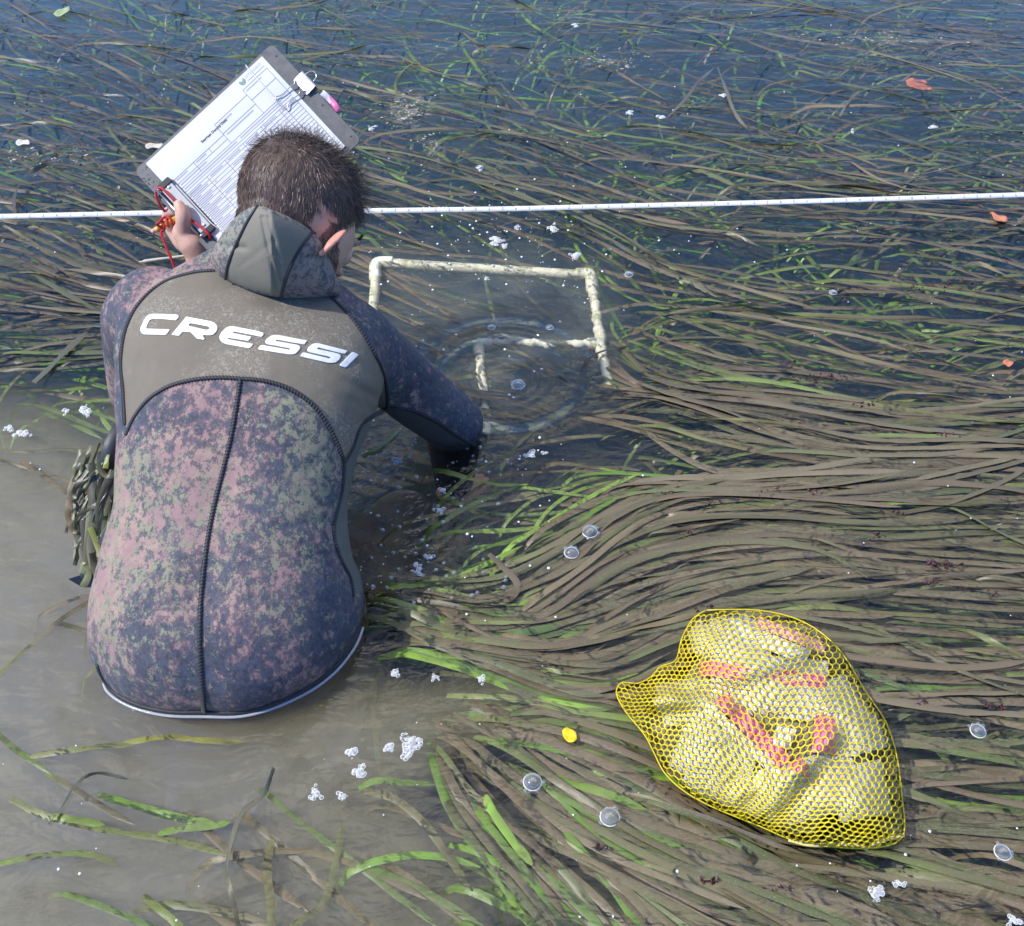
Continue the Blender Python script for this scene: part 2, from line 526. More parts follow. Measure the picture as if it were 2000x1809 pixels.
REG = [  # (polygon, relative density of surface leaves)
 ([(1130,560),(1400,560),(2600,600),(2600,1900),(1150,1900),(960,1640),(850,1400),(1000,1230),(880,1180),(900,1120),(1100,1060),(1230,950),(1220,800),(1180,700)], 0.50),
 ([(680,1120),(900,1080),(1120,1020),(1240,940),(1300,1120),(1000,1310),(820,1250),(690,1200)], 1.0),
 ([(860,1330),(1120,1470),(1280,1560),(1300,1700),(1100,1800),(980,1700),(830,1450)], 1.0),
 ([(1140,560),(1360,560),(1360,900),(1180,860),(1200,740)], 0.9),
 ([(930,1270),(1180,1290),(1180,1340),(960,1330)], 0.5),
 ([(1290,1360),(1300,1520),(1240,1500),(1060,1400),(900,1390),(900,1330),(1150,1335)], -1.0),
 ([(-600,-250),(2600,-250),(2600,620),(1200,600),(1100,440),(730,330),(400,620),(200,720),(-600,740)], 0.55),
 ([(-600,380),(280,380),(240,720),(-600,730)], 0.7),
 ([(705,425),(1210,425),(1215,500),(1215,800),(900,860),(690,700)], -1.0),
 ([(700,900),(900,900),(1100,980),(1000,1080),(760,1100)], 0.10),
 ([(640,1500),(900,1450),(980,1640),(1100,1850),(700,1850)], 0.10),
]
REG = [(np.array(a, float), b) for a, b in REG]
def dens(p):
    q = np.array([p]); v = 0.0
    for poly, d in REG:
        if inside(q, poly)[0]: v = d if d < 0 else max(v, d)
        if v < 0: return 0
    return v

gm = M('eelgrass_mat')
gm.n['Principled BSDF']
colr = gm.attr('col', 'Color')
n1 = gm.noise(18, 4, 0.6); n2 = gm.noise(420, 3, 0.7); n3 = gm.noise(1500, 2, 0.6)
cc = gm.mix(gm.mrange(n1, 0.35, 0.65), colr, gm.mix(0.45, colr, (0.15, 0.115, 0.075)))
cc = gm.mix(gm.math('MULTIPLY', gm.mrange(n2, 0.55, 0.75), gm.attr('fuzz')), cc, (0.38, 0.34, 0.27))
cc = gm.mix(gm.math('MULTIPLY', gm.mrange(n3, 0.35, 0.55, 1, 0), 0.22), cc, (0.08, 0.07, 0.05))
sp_ = gm.mrange(gm.noise(700, 2, 0.5), 0.70, 0.74)
cc = gm.mix(gm.math('MULTIPLY', sp_, gm.attr('fuzz')), cc, (0.55, 0.52, 0.46))
gm.set(Base_Color=cc, Roughness=0.33, Normal=gm.bump(n3, 0.35, 0.0006))
tl = gm.node('ShaderNodeBsdfTranslucent'); gm.link(cc, tl.inputs[0])
ms = gm.node('ShaderNodeMixShader'); ms.inputs[0].default_value = 0.16
gm.link(gm.b.outputs[0], ms.inputs[1]); gm.link(tl.outputs[0], ms.inputs[2]); gm.link(ms.outputs[0], gm.out.inputs[0])
EEL = gm.m

BROWNS = [(0.205,0.165,0.088),(0.160,0.138,0.070),(0.235,0.195,0.115),(0.140,0.138,0.062),(0.190,0.145,0.085)]
GREENS = [(0.12,0.27,0.03),(0.18,0.42,0.03),(0.09,0.19,0.04),(0.25,0.48,0.04)]

class Blades:
    def __init__(s): s.V = []; s.F = []; s.C = []; s.Z = []; s.n = 0
    def add(s, P, w, col, fuzz, twist=0.0, seed=0.0, tip=True, crease=0.10):
        """P: (n,3) centre line, ribbon of 3 points across"""
        n = len(P)
        T = np.gradient(P, axis=0); T /= (np.linalg.norm(T, axis=1)[:, None] + 1e-9)
        up = np.array([0, 0, 1.0])
        S = np.cross(T, up); S /= (np.linalg.norm(S, axis=1)[:, None] + 1e-9)
        U = np.cross(S, T)
        u = np.linspace(0, 1, n)
        ph = twist * np.sin(u * 6.0 + seed * 9) + twist * 0.6 * np.sin(u * 15 + seed * 31)
        side = S * np.cos(ph)[:, None] + U * np.sin(ph)[:, None]
        nor = np.cross(side, T)
        ww = w * np.ones(n)
        if tip:
            ww = ww * np.clip((1 - u) * n / 1.6, 0.15, 1)
        ww = ww * (0.8 + 0.2 * np.clip(u * 8, 0, 1)) * (1 + 0.03 * nrng.normal(size=n)) * (1 - 0.35 * (nrng.random(n) < 0.02))
        L = P - side * ww[:, None] / 2; R = P + side * ww[:, None] / 2; Cn = P - nor * (w * crease) * np.sign(nor[:, 2:3] + 1e-6) * -1
        b = s.n
        s.V.append(np.stack([L, Cn, R], 1).reshape(-1, 3))
        i = np.arange(n - 1)[:, None] * 3 + b
        q1 = np.hstack([i, i + 1, i + 4, i + 3]); q2 = np.hstack([i + 1, i + 2, i + 5, i + 4])
        s.F.append(np.vstack([q1, q2]))
        col = np.asarray(col)
        s.C.append(np.tile(col, (3 * n, 1)) if col.ndim == 1 else np.repeat(col, 3, 0))
        s.Z.append(np.full(3 * n, fuzz)); s.n += 3 * n
    def build(s, name, mat):
        o = new_mesh(name, np.vstack(s.V), np.vstack(s.F), mat)
        setattr_c(o, 'col', np.vstack(s.C)); setattr_f(o, 'fuzz', np.concatenate(s.Z))
        return o

def grow(p, length, ds, noise, curl=0.0, spread=0.0):
    """walk along the flow; returns photo-plane path at the water surface as world xy"""
    out = []; a = spread; k = rng.uniform(0, 9); n = int(length / ds)
    for i in range(n):
        w3 = W(p[0], p[1]); out.append(w3[:2])
        f = flow(p)
        a += rng.gauss(0, noise) - a * 0.06 + curl * (i / n) ** 3
        c, s_ = math.cos(a), math.sin(a)
        f = np.array([f[0] * c - f[1] * s_, f[0] * s_ + f[1] * c])
        # metres -> photo pixels along this heading
        q = W(p[0] + f[0] * 4, p[1] + f[1] * 4)
        m_per = np.linalg.norm(q - w3) / 4
        p = p + f * (ds / max(m_per, 1e-5))
        if p[1] < -420: break
    return np.array(out)

BL = Blades()
def sample_start(xr=(-500, 2400), yr=(-260, 1950)):
    # even over the water's area, thinned by the density map
    while True:
        x = rng.uniform(*xr); y = rng.uniform(*yr)
        w3 = W(x, y); 
        dep = (w3 - CAMP) @ FWD
        if rng.random() > (dep / 4.2) ** 1.6 * 1.3 + 0.16: continue
        if rng.random() < dens((x, y)): return np.array([x, y])
def put(n, zr, cols, wr, lr, noise, sd, fuzz, tw=0.25, wave=0.004, curl=0.03, box=None):
    for _ in range(n):
        p = sample_start() if box is None else np.array([rng.uniform(box[0], box[1]), rng.uniform(box[2], box[3])])
        L = rng.uniform(*lr); ds = 0.018
        xy = grow(p, L, ds, noise, rng.uniform(-curl, curl) * (4 if rng.random() < 0.06 else 1), rng.gauss(0, sd) * (2.2 if p[1] < 480 else 1.0))
        if len(xy) < 5: continue
        u = np.linspace(0, 1, len(xy)); z0 = rng.uniform(*zr); k = rng.uniform(0, 6.28)
        z = z0 + wave * np.sin(u * rng.uniform(3, 9) + k)
        dip = rng.uniform(0.02, 0.10)
        z = z - dip * np.clip(1 - u * 5, 0, 1) ** 2
        z = np.minimum(z, 0.0012)
        c = np.array(rng.choice(cols)) * rng.uniform(0.72, 1.2)
        if rng.random() < 0.35:
            g = np.array(rng.choice(GREENS)); mixu = np.clip(1.0 - u * rng.uniform(1, 3), 0, 1)[:, None] * 0.6
            c = c[None, :] * (1 - mixu) + g[None, :] * mixu
        BL.add(np.column_stack([xy, z]), rng.uniform(*wr), c, fuzz * rng.uniform(0.3, 1), tw * rng.random(), rng.random())
NB = 1.0
put(int(900 * NB), (-0.18, -0.07), GREENS + [(0.05,0.07,0.03)], (0.008, 0.0115), (0.25, 0.6), 0.035, 0.75, 0.2, 0.5, 0.02)
put(int(780 * NB), (-0.09, -0.025), BROWNS[1:4] + GREENS + [(0.10,0.12,0.05)], (0.008, 0.0115), (0.3, 0.8), 0.025, 0.40, 0.7, 0.3, 0.01)
put(int(780 * NB), (-0.028, -0.0015), BROWNS + BROWNS + [(0.10,0.13,0.045)], (0.0090, 0.0138), (0.5, 1.3), 0.015, 0.20, 1.0, 0.3, 0.005)
put(int(330 * NB), (-0.004, 0.0014), BROWNS + [(0.12,0.15,0.05)], (0.007, 0.011), (0.2, 0.8), 0.025, 0.25, 1.0, 0.9, 0.003, 0.08)

for bx_, n_ in (((690, 820, 1100, 1215), 48), ((830, 930, 1330, 1450), 48), ((1100, 1250, 930, 1100), 40), ((1130, 1230, 600, 800), 40), ((900, 1050, 1130, 1300), 40), ((960, 1150, 1480, 1720), 45)):
    put(n_, (-0.02, 0.0), BROWNS + [(0.10,0.13,0.045)], (0.009, 0.0135), (0.35, 1.0), 0.017, 0.16, 1.0, 0.35, 0.005, box=bx_)
put(26, (-0.03, -0.008), GREENS, (0.008, 0.012), (0.25, 0.5), 0.02, 0.3, 0.2, 0.3, 0.004, box=(680, 1000, 1080, 1260))
put(22, (-0.02, -0.004), GREENS, (0.009, 0.013), (0.2, 0.45), 0.02, 0.3, 0.2, 0.3, 0.004, box=(830, 1150, 1400, 1750))
put(30, (-0.05, -0.015), BROWNS + GREENS, (0.007, 0.011), (0.2, 0.5), 0.02, 0.5, 0.5, 0.3, 0.006, box=(720, 1100, 860, 1080))

put(12, (-0.022, -0.012), GREENS + BROWNS[:2], (0.008, 0.012), (0.2, 0.45), 0.03, 0.9, 0.2, 0.3, 0.004, box=(0, 760, 1440, 1850))
put(12, (-0.024, -0.014), BROWNS + GREENS[:1], (0.006, 0.010), (0.2, 0.4), 0.03, 0.8, 0.2, 0.3, 0.004, box=(-100, 200, 760, 1400))
# ================================================================== THE PERSON
def YZ(Y, z):          # pixel row and depth of a point in the world's YZ plane
    q = proj([[0, Y, z]])[0]; return q[1], q[2]
def loft(rings, k=48, close=True):
    """rings: (centre, half-width vector, half-thickness vector towards the back, power)"""
    V = []; Fc = []
    for c, a, b, pw in rings:
        for j in range(k):
            t = 2 * math.pi * j / k
            ct, st = math.cos(t), math.sin(t)
            V.append(c + a * math.copysign(abs(ct) ** (2 / pw), ct) + b * math.copysign(abs(st) ** (2 / pw), st))
    n = len(rings)
    for i in range(n - 1):
        for j in range(k):
            a0 = i * k + j; b0 = i * k + (j + 1) % k
            Fc.append((a0, b0, b0 + k, a0 + k))
    Fc.append(tuple(range(k - 1, -1, -1))); Fc.append(tuple(range((n - 1) * k, n * k)))
    return V, Fc
def torso_rings(shrink=0.0):
    # (Y, z, left px, right px, half thickness, lean of the normal deg, power)
    T = [(1.02, -0.30, 240, 640, 0.13, 0, 2.0), (0.985, -0.12, 205, 695, 0.188, 0, 2.1), (0.940, 0.0, 193, 712, 0.204, 10, 2.2),
         (0.950, 0.05, 192, 700, 0.190, 26, 2.2), (0.985, 0.095, 208, 682, 0.15, 42, 2.2), (1.04, 0.14, 232, 676, 0.128, 50, 2.25), (1.12, 0.193, 238, 700, 0.128, 54, 2.3),
         (1.20, 0.240, 232, 742, 0.128, 57, 2.35), (1.27, 0.278, 232, 752, 0.118, 60, 2.3), (1.33, 0.308, 262, 722, 0.098, 66, 2.2),
         (1.375, 0.335, 330, 660, 0.075, 74, 2.1), (1.40, 0.36, 400, 610, 0.06, 80, 2.0)]
    R = []
    for Y, z, xl, xr, t, th, pw in T:
        py, dep = YZ(Y, z)
        cx = ((xl + xr) / 2 - 1000) / F * dep; hw = (xr - xl) / 2 / F * dep - shrink
        c = np.array([cx, Y, z]); th = math.radians(th)
        R.append((c, np.array([hw, 0, 0]), np.array([0, -math.cos(th), math.sin(th)]) * (t - shrink), pw))
    out = []
    A = np.array([r[0] for r in R]); B = np.array([r[1] for r in R]); Cc = np.array([r[2] for r in R]); Pw = np.array([r[3] for r in R])
    A2, P2 = spline(A, 3, Pw); B2 = spline(B, 3); C2 = spline(Cc, 3)
    return [(A2[i], B2[i], C2[i], P2[i]) for i in range(len(A2))]

SHL, ELL, WRL = D(276, 625, 1.665), D(266, 765, 1.86), D(396, 522, 1.745)
SHR, ELR = D(690, 672, 1.66), D(885, 826, 1.865)
HNR = ELR + np.array([-0.01, 0.05, -0.285])
HEAD_C = D(590, 414, 1.56)
hf = unit(CV(0.47, -0.44, -0.765)); hu = unit(CV(0.33, 0.90, -0.30)); hu = unit(hu - hf * np.dot(hf, hu)); hr = np.cross(hf, hu)
HS = 1.10
def H(x, y, z):        # head space: x = the person's right, y = forward, z = crown; metres
    return HEAD_C + HS * (hr * x + hf * y + hu * z)

# ---- skin: head, neck, trunk, arms, hands and legs as one surface
A = Acc()
A.add(ellipsoid(H(0, -0.012, 0.012), (hr, hf, hu), (0.076 * HS, 0.095 * HS, 0.088 * HS)))            # cranium
A.add(ellipsoid(H(0, 0.028, -0.020), (hr, hf, hu), (0.066 * HS, 0.066 * HS, 0.080 * HS)))            # face block
A.add(ellipsoid(H(0, 0.035, -0.075), (hr, hf, hu), (0.052 * HS, 0.052 * HS, 0.042 * HS)))            # jaw
A.add(ellipsoid(H(0, 0.070, -0.098), (hr, hf, hu), (0.024, 0.018, 0.018)))                            # chin
A.add(ellipsoid(H(0, 0.086, 0.010), (hr, hf, hu), (0.046, 0.012, 0.010)))                             # brow
A.add(capsule([H(0, 0.086, 0.002), H(0, 0.100, -0.026), H(0, 0.102, -0.036)], [0.006, 0.0075, 0.009], 12))     # nose
for s in (-1, 1):
    A.add(ellipsoid(H(s * 0.012, 0.098, -0.037), (hr, hf, hu), (0.008, 0.009, 0.007)))                # nostril wing
    A.add(ellipsoid(H(s * 0.036, 0.070, -0.028), (hr, hf, hu), (0.020, 0.014, 0.018)))                # cheekbone
    # ear: helix rim, bowl and lobe standing off the skull
    ev = unit(hr * s * 0.90 - hf * 0.42); eu = unit(hu + hf * 0.30); en = unit(np.cross(ev, eu)); e0 = H(s * 0.064, 0.018, -0.044)
    en = en if np.dot(en, hf) > 0 else -en
    rim = [e0 + ev * 0.006 + eu * 0.016, e0 + ev * 0.016 + eu * 0.026, e0 + ev * 0.026 + eu * 0.022, e0 + ev * 0.029 + eu * 0.006, e0 + ev * 0.024 - eu * 0.012, e0 + ev * 0.013 - eu * 0.024, e0 + ev * 0.004 - eu * 0.028]
    A.add(tube(spline([p_ + en * 0.003 for p_ in rim], 5), 0.0034, 8))
    A.add(ellipsoid(e0 + ev * 0.014, (ev, eu, en), (0.0150, 0.0255, 0.0050)))
    A.add(ellipsoid(e0 + ev * 0.006 - eu * 0.027, (ev, eu, en), (0.006, 0.008, 0.0045)))
A.add(ellipsoid(H(0, 0.081, -0.062), (hr, hf, hu), (0.020, 0.010, 0.005)))                            # upper lip
A.add(ellipsoid(H(0, 0.080, -0.074), (hr, hf, hu), (0.018, 0.009, 0.006)))                            # lower lip
NECK = np.array([(505 - 1000) / F * 1.68, 1.385, 0.315])
A.add(capsule([H(0, -0.035, -0.04), (H(0, -0.03, -0.09) + NECK) / 2, NECK], [0.056, 0.058, 0.066], 20))
A.add(loft(torso_rings(0.014)))
A.add(capsule([SHL, ELL], [0.046, 0.038])); A.add(capsule([ELL, WRL], [0.040, 0.024]))
A.add(capsule([SHR, ELR], [0.046, 0.038])); A.add(capsule([ELR, HNR], [0.038, 0.024]))
# left hand round the clipboard's clip, seen from the thumb side
hd = lambda x, y, d: D(260 + x * 0.11607, 330 + y * 0.11607, d)
A.add(capsule([WRL, hd(1120, 1420, 1.735)], [0.026, 0.027], 16))
A.add(capsule([hd(1130, 1450, 1.735), hd(1010, 1230, 1.722), hd(880, 1080, 1.716)], [0.0250, 0.0280, 0.0225], 18))      # heel of the palm, thumb side
A.add(capsule([hd(1100, 1380, 1.760), hd(900, 1180, 1.765), hd(740, 1000, 1.765)], [0.022, 0.026, 0.022], 16))          # back of the palm
A.add(capsule([hd(890, 1080, 1.712), hd(850, 870, 1.688), hd(830, 740, 1.681), hd(772, 612, 1.678)], [0.0180, 0.0140, 0.0130, 0.0098], 16))       # thumb
A.add(capsule([hd(740, 1010, 1.758), hd(625, 900, 1.742), hd(600, 745, 1.730), hd(740, 690, 1.712)], [0.0155, 0.0125, 0.0115, 0.0095], 14))       # index, curled round the edge
A.add(capsule([hd(800, 1060, 1.775), hd(760, 880, 1.768), hd(880, 760, 1.752), hd(960, 800, 1.742)], [0.0130, 0.0100, 0.0092, 0.0078], 14))         # middle, behind the board
A.add(capsule([hd(890, 1130, 1.782), hd(900, 960, 1.776), hd(1020, 900, 1.762), hd(1080, 930, 1.75)], [0.0125, 0.0096, 0.0088, 0.0074], 14))
A.add(capsule([hd(980, 1210, 1.785), hd(1020, 1080, 1.778), hd(1120, 1040, 1.766), hd(1160, 1070, 1.756)], [0.0115, 0.0086, 0.0078, 0.0066], 14))
# right hand under water on the quadrat
A.add(capsule([HNR, HNR + np.array([0.03, 0.045, -0.01])], [0.024, 0.026], 14))
for k, (dx, l) in enumerate(((-0.026, .055), (-0.009, .066), (0.009, .062), (0.025, .05))):
    b = HNR + np.array([0.035 + dx * 0.9, 0.065 - dx * 0.3, -0.015])
    A.add(capsule([b, b + np.array([0.01, l * .55, -0.004]), b + np.array([0.012, l * .8, -0.03])], [0.009, 0.008, 0.0068], 10))
A.add(capsule([HNR + np.array([-0.01, 0.01, 0]), HNR + np.array([-0.035, 0.04, -0.012]), HNR + np.array([-0.03, 0.07, -0.02])], [0.012, 0.010, 0.008], 10))
# legs folded under water
HPL, HPR = D(302, 1225, 1.57), np.array([-0.34, 1.0, -0.12])
KNL, KNR = D(312, 930, 1.73), np.array([-0.22, 1.30, -0.20])
for hp, kn, sx in ((HPL, KNL, -1), (HPR, KNR, 1)):
    A.add(capsule([hp, kn], [0.078, 0.058])); ank = np.array([hp[0] + sx * 0.02, hp[1] + 0.02, -0.37])
    A.add(capsule([kn, ank], [0.050, 0.036])); A.add(capsule([ank, ank + np.array([0, -0.14, -0.01])], [0.034, 0.022]))

PROOT = np.array([-0.45, 1.0, -0.38])
person = thing('person', 'person in a camouflage wetsuit crouching in the water with a clipboard in the left hand', 'person', PROOT)
skin = M('skin_mat')
reg = skin.attr('hairy'); red = skin.attr('red')
base = skin.mix(skin.noise(45, 4), (0.56, 0.34, 0.25), (0.68, 0.43, 0.32))
base = skin.mix(skin.math('MULTIPLY', skin.mrange(skin.noise(140, 3), 0.45, 0.7), 0.5), base, (0.62, 0.30, 0.24))
base = skin.mix(red, base, (0.72, 0.26, 0.19))  # sunlight glowing through the ears is put into the skin colour as red
base = skin.mix(reg, base, (0.045, 0.030, 0.022))
skin.set(Base_Color=base, Roughness=0.5, Normal=skin.bump(skin.noise(320, 4), 0.35, 0.0012))
skin.b.inputs['Subsurface Weight'].default_value = 0.12
skin.b.inputs['Subsurface Radius'].default_value = (0.012, 0.004, 0.002)
skin.b.inputs['Subsurface Scale'].default_value = 0.6
body = A.build('body', skin.m)
remesh(body, 0.0030, 5, 0.5)
BV = verts_np(body)
q = (BV - HEAD_C) / HS
hx, hy, hz = q @ hr, q @ hf, q @ hu
near = np.linalg.norm(q, axis=1) < 0.2
# hairline: high on the brow, round the temple, down behind the ear to the nape
sd = np.abs(hx)
line = np.where(hy > 0.035, 0.052 + (hy - 0.035) * 0.2, np.where(hy > 0.0, 0.000 + hy * 1.5, -0.055 + 0.0 * hy))
behind = (hy < -0.005) & (hz > -0.085)
top = (hy >= -0.005) & (hz > np.interp(hy, [-0.005, 0.02, 0.045, 0.07, 0.09], [-0.030, -0.018, 0.016, 0.040, 0.052]))
scalp = near & (behind | top)
ear = near & (sd > 0.0695) & (hz < -0.010) & (hz > -0.082) & (hy > -0.05) & (hy < 0.032)
scalp &= ~ear
earback = near & (sd > 0.058) & (hz < -0.022) & (hz > -0.095) & (hy > -0.026) & (hy < 0.020)
scalp &= ~earback
beard = near & ~scalp & ~ear & (hy > 0.003) & (hz < np.interp(hy, [0.0, 0.03, 0.06, 0.08, 0.1], [0.0, -0.030, -0.055, -0.060, -0.055])) & (hz > -0.125) & ~((hy > 0.085) & (hz > -0.080) & (hz < -0.058) & (sd < 0.02))
sm = lambda mask, it=3: mask.astype(float)
setattr_f(body, 'hairy', np.where(scalp, 0.9, np.where(beard, 0.62, 0.0)))
setattr_f(body, 'red', np.where(ear, 0.55, np.where(earback, 0.12, 0.0)))
under(body, person)
body.data.transform(Matrix.Identity(4))
# body vertices are in world space: bring them to the person's origin
def localize(o):
    o.data.transform(Matrix.Translation(-Vector(PROOT))); o.location = (0, 0, 0); o.parent = person
localize(body)

# ---- the wetsuit jacket
def offset_px(o): return proj(verts_np(o))
YOKE = [(425,528),(375,533),(320,551),(275,590),(248,638),(237,700),(241,760),(246,830),(250,850),(262,815),(290,780),(330,755),(380,742),(430,738),(470,740),(520,745),(570,762),(612,793),(645,838),(664,880),(672,903),
        (690,872),(703,835),(722,815),(757,797),(757,770),(748,728),(724,678),(690,625),(652,585),(640,572),(560,540)]
ARCH = spline(np.array([(246,850),(262,815),(290,780),(330,755),(380,742),(430,738),(470,740),(520,745),(570,762),(612,793),(645,838),(664,880),(672,903)], float), 6)
SLV_L = spline(np.array([(425,528),(375,533),(320,551),(275,590),(248,638),(237,700),(241,760),(245,830)], float), 6)
SLV_R = spline(np.array([(640,572),(652,585),(690,625),(724,678),(748,728),(757,770),(757,797)], float), 6)
ARMPIT = spline(np.array([(757,797),(722,815),(703,835),(690,872),(672,903)], float), 6)
SIDE_R = spline(np.array([(672,903),(668,960),(655,1010),(652,1045),(664,1090),(684,1130),(690,1165)], float), 6)
ZIP = spline(np.array([(470,740),(452,850),(418,990),(402,1080),(392,1180),(391,1290),(400,1402)], float), 6)
FORE = spline(np.array([(757,797),(800,800),(850,822),(900,855),(950,882)], float), 6)
YP = np.vstack([SLV_L[::-1][:0], np.array(YOKE, float)])
YP = np.vstack([SLV_L, ARCH[1:], ARMPIT[::-1][1:], SLV_R[::-1][1:], [(560, 540)]])
SIDE_POLY = np.vstack([SIDE_R, [(690, 1165), (720, 1150), (760, 950), (757, 797)], ARMPIT])
FORE_POLY = np.vstack([FORE, [(940, 900), (870, 910), (780, 850), (740, 820)]])

J = Acc()
J.add(loft(torso_rings(0.0)))
J.add(capsule([SHL, (SHL + ELL) / 2 + np.array([0, 0, 0]), ELL], [0.066, 0.060, 0.052], 24)); J.add(capsule([ELL, ELL * 0.25 + WRL * 0.75], [0.052, 0.036], 24))
J.add(ellipsoid(SHL + np.array([0.03, -0.005, 0.012]), (RGT, np.array([0, .8, .6]), np.array([0, -.6, .8])), (0.085, 0.085, 0.072)))
J.add(capsule([D(640, 660, 1.665), SHR + np.array([0, 0, 0]), (SHR + ELR) / 2, ELR], [0.085, 0.072, 0.062, 0.060], 24))
J.add(capsule([ELR, ELR * 0.3 + HNR * 0.7], [0.059, 0.042], 24))
jac = J.build('jacket')
remesh(jac, 0.0062, 14, 0.6)
JV = verts_np(jac)
# soft creases in the neoprene: waist on the right, armpit, small of the back
PX = proj(JV)
me = jac.data
nr = np.zeros(len(JV) * 3, np.float32); me.vertices.foreach_get('normal', nr); nr = nr.reshape(-1, 3)
disp = np.zeros(len(JV))
def crease(x0, y0, x1, y1, w, amp):
    a = np.array([x0, y0], float); b = np.array([x1, y1], float)
    ab = b - a; t = np.clip(((PX[:, :2] - a) @ ab) / (ab @ ab), 0, 1)
    d = np.linalg.norm(PX[:, :2] - (a + t[:, None] * ab), axis=1)
    return -amp * np.exp(-(d / w) ** 2) * np.sin(math.pi * np.clip(t, 0.02, .98)) ** 0.5
for c in [(520,1035,668,1018,6,.003),(575,1062,670,1042,6,.003),(600,1088,680,1078,6,.0022),(240,1040,330,1060,7,.002),(236,1075,310,1088,7,.002),(640,870,600,930,9,.002),(735,815,700,760,7,.003),(745,780,665,735,8,.003),(280,690,262,760,8,.002),(820,760,870,735,6,.002),(850,800,900,770,6,.002),(540,1022,668,1010,7,.0022),(560,1050,668,1028,7,.0022),(600,1075,672,1050,6,.0018),(600,1000,660,985,6,.0012),
          (740,790,690,740,8,.0025),(752,810,800,760,7,.002),(720,800,660,770,9,.002),(770,790,850,790,8,.0015),(255,640,300,600,8,.0015),
          (262,800,300,700,9,.0015),(250,1180,330,1210,9,.0012),(560,1200,680,1160,10,.0015),(215,700,240,760,9,.0025),(210,750,240,800,9,.002)]:
    disp += crease(*c)
disp += 0.0016 * np.sin(JV[:, 0] * 31 + 2 * np.sin(JV[:, 1] * 19)) * np.sin(JV[:, 1] * 27 + JV[:, 2] * 22)
front_ok = (nr @ (CAMP - JV.mean(0))) > -9
# buttock cleft and spine furrow
sp = seg_dist(PX[:, :2], ZIP, False)
disp += -0.006 * np.exp(-(sp / 45) ** 2) * ((nr @ unit(CAMP - JV.mean(0))) > 0.2) * np.clip((PX[:, 1] - 760) / 200, 0, 1)
JV2 = JV + nr * disp[:, None]
set_verts(jac, JV2)
sub = jac.modifiers.new('s', 'SUBSURF'); sub.levels = 1; sub.render_levels = 1
dg = bpy.context.evaluated_depsgraph_get(); dg.update()
me2 = bpy.data.meshes.new_from_object(jac.evaluated_get(dg), depsgraph=dg); jac.modifiers.clear(); jac.data = me2
me2.polygons.foreach_set('use_smooth', [True] * len(me2.polygons))
JV = verts_np(jac); PX = proj(JV)
nr = np.zeros(len(JV) * 3, np.float32); me2.vertices.foreach_get('normal', nr); nr = nr.reshape(-1, 3)
bvh = BVHTree.FromPolygons([tuple(v) for v in JV], [tuple(p.vertices) for p in me2.polygons])
def cast(px, py, lift=0.0):
    d = Vector(unit(D(px, py, 1.0) - CAMP))
    hit, n_, i, dist = bvh.ray_cast(Vector(CAMP), d)
    if hit is None: return None, None
    return np.array(hit) + np.array(n_) * lift, np.array(n_)
facing = np.einsum('ij,ij->i', nr, (CAMP - JV)) / np.linalg.norm(CAMP - JV, axis=1)
front = facing > -0.15
big = 60.0
s_y = np.where(front, -sdist(PX[:, :2], YP), -big)          # > 0 inside the yoke
s_s = np.where(front, -sdist(PX[:, :2], SIDE_POLY), 5.0)
s_s = np.where(~front & (PX[:, 0] > 640) & (PX[:, 0] < 760), 20, np.where(~front, -30, s_s))
s_f = np.where(front, -sdist(PX[:, :2], FORE_POLY), np.where(PX[:, 0] > 757, 20, -30))
setattr_f(jac, 'yoke', np.clip(s_y / 10, -5, 5)); setattr_f(jac, 'side', np.clip(s_s / 10, -5, 5)); setattr_f(jac, 'fore', np.clip(s_f / 10, -5, 5))
setattr_f(jac, 'pink', np.clip(1 - seg_dist(PX[:, :2], [(330,790),(350,950),(280,1150),(230,1300)], False) / 190, 0, 1))

setattr_f(jac, 'scuff', np.clip(1 - seg_dist(PX[:, :2], [(285,590),(420,612),(560,650),(690,700)], False) / 42, 0, 1))

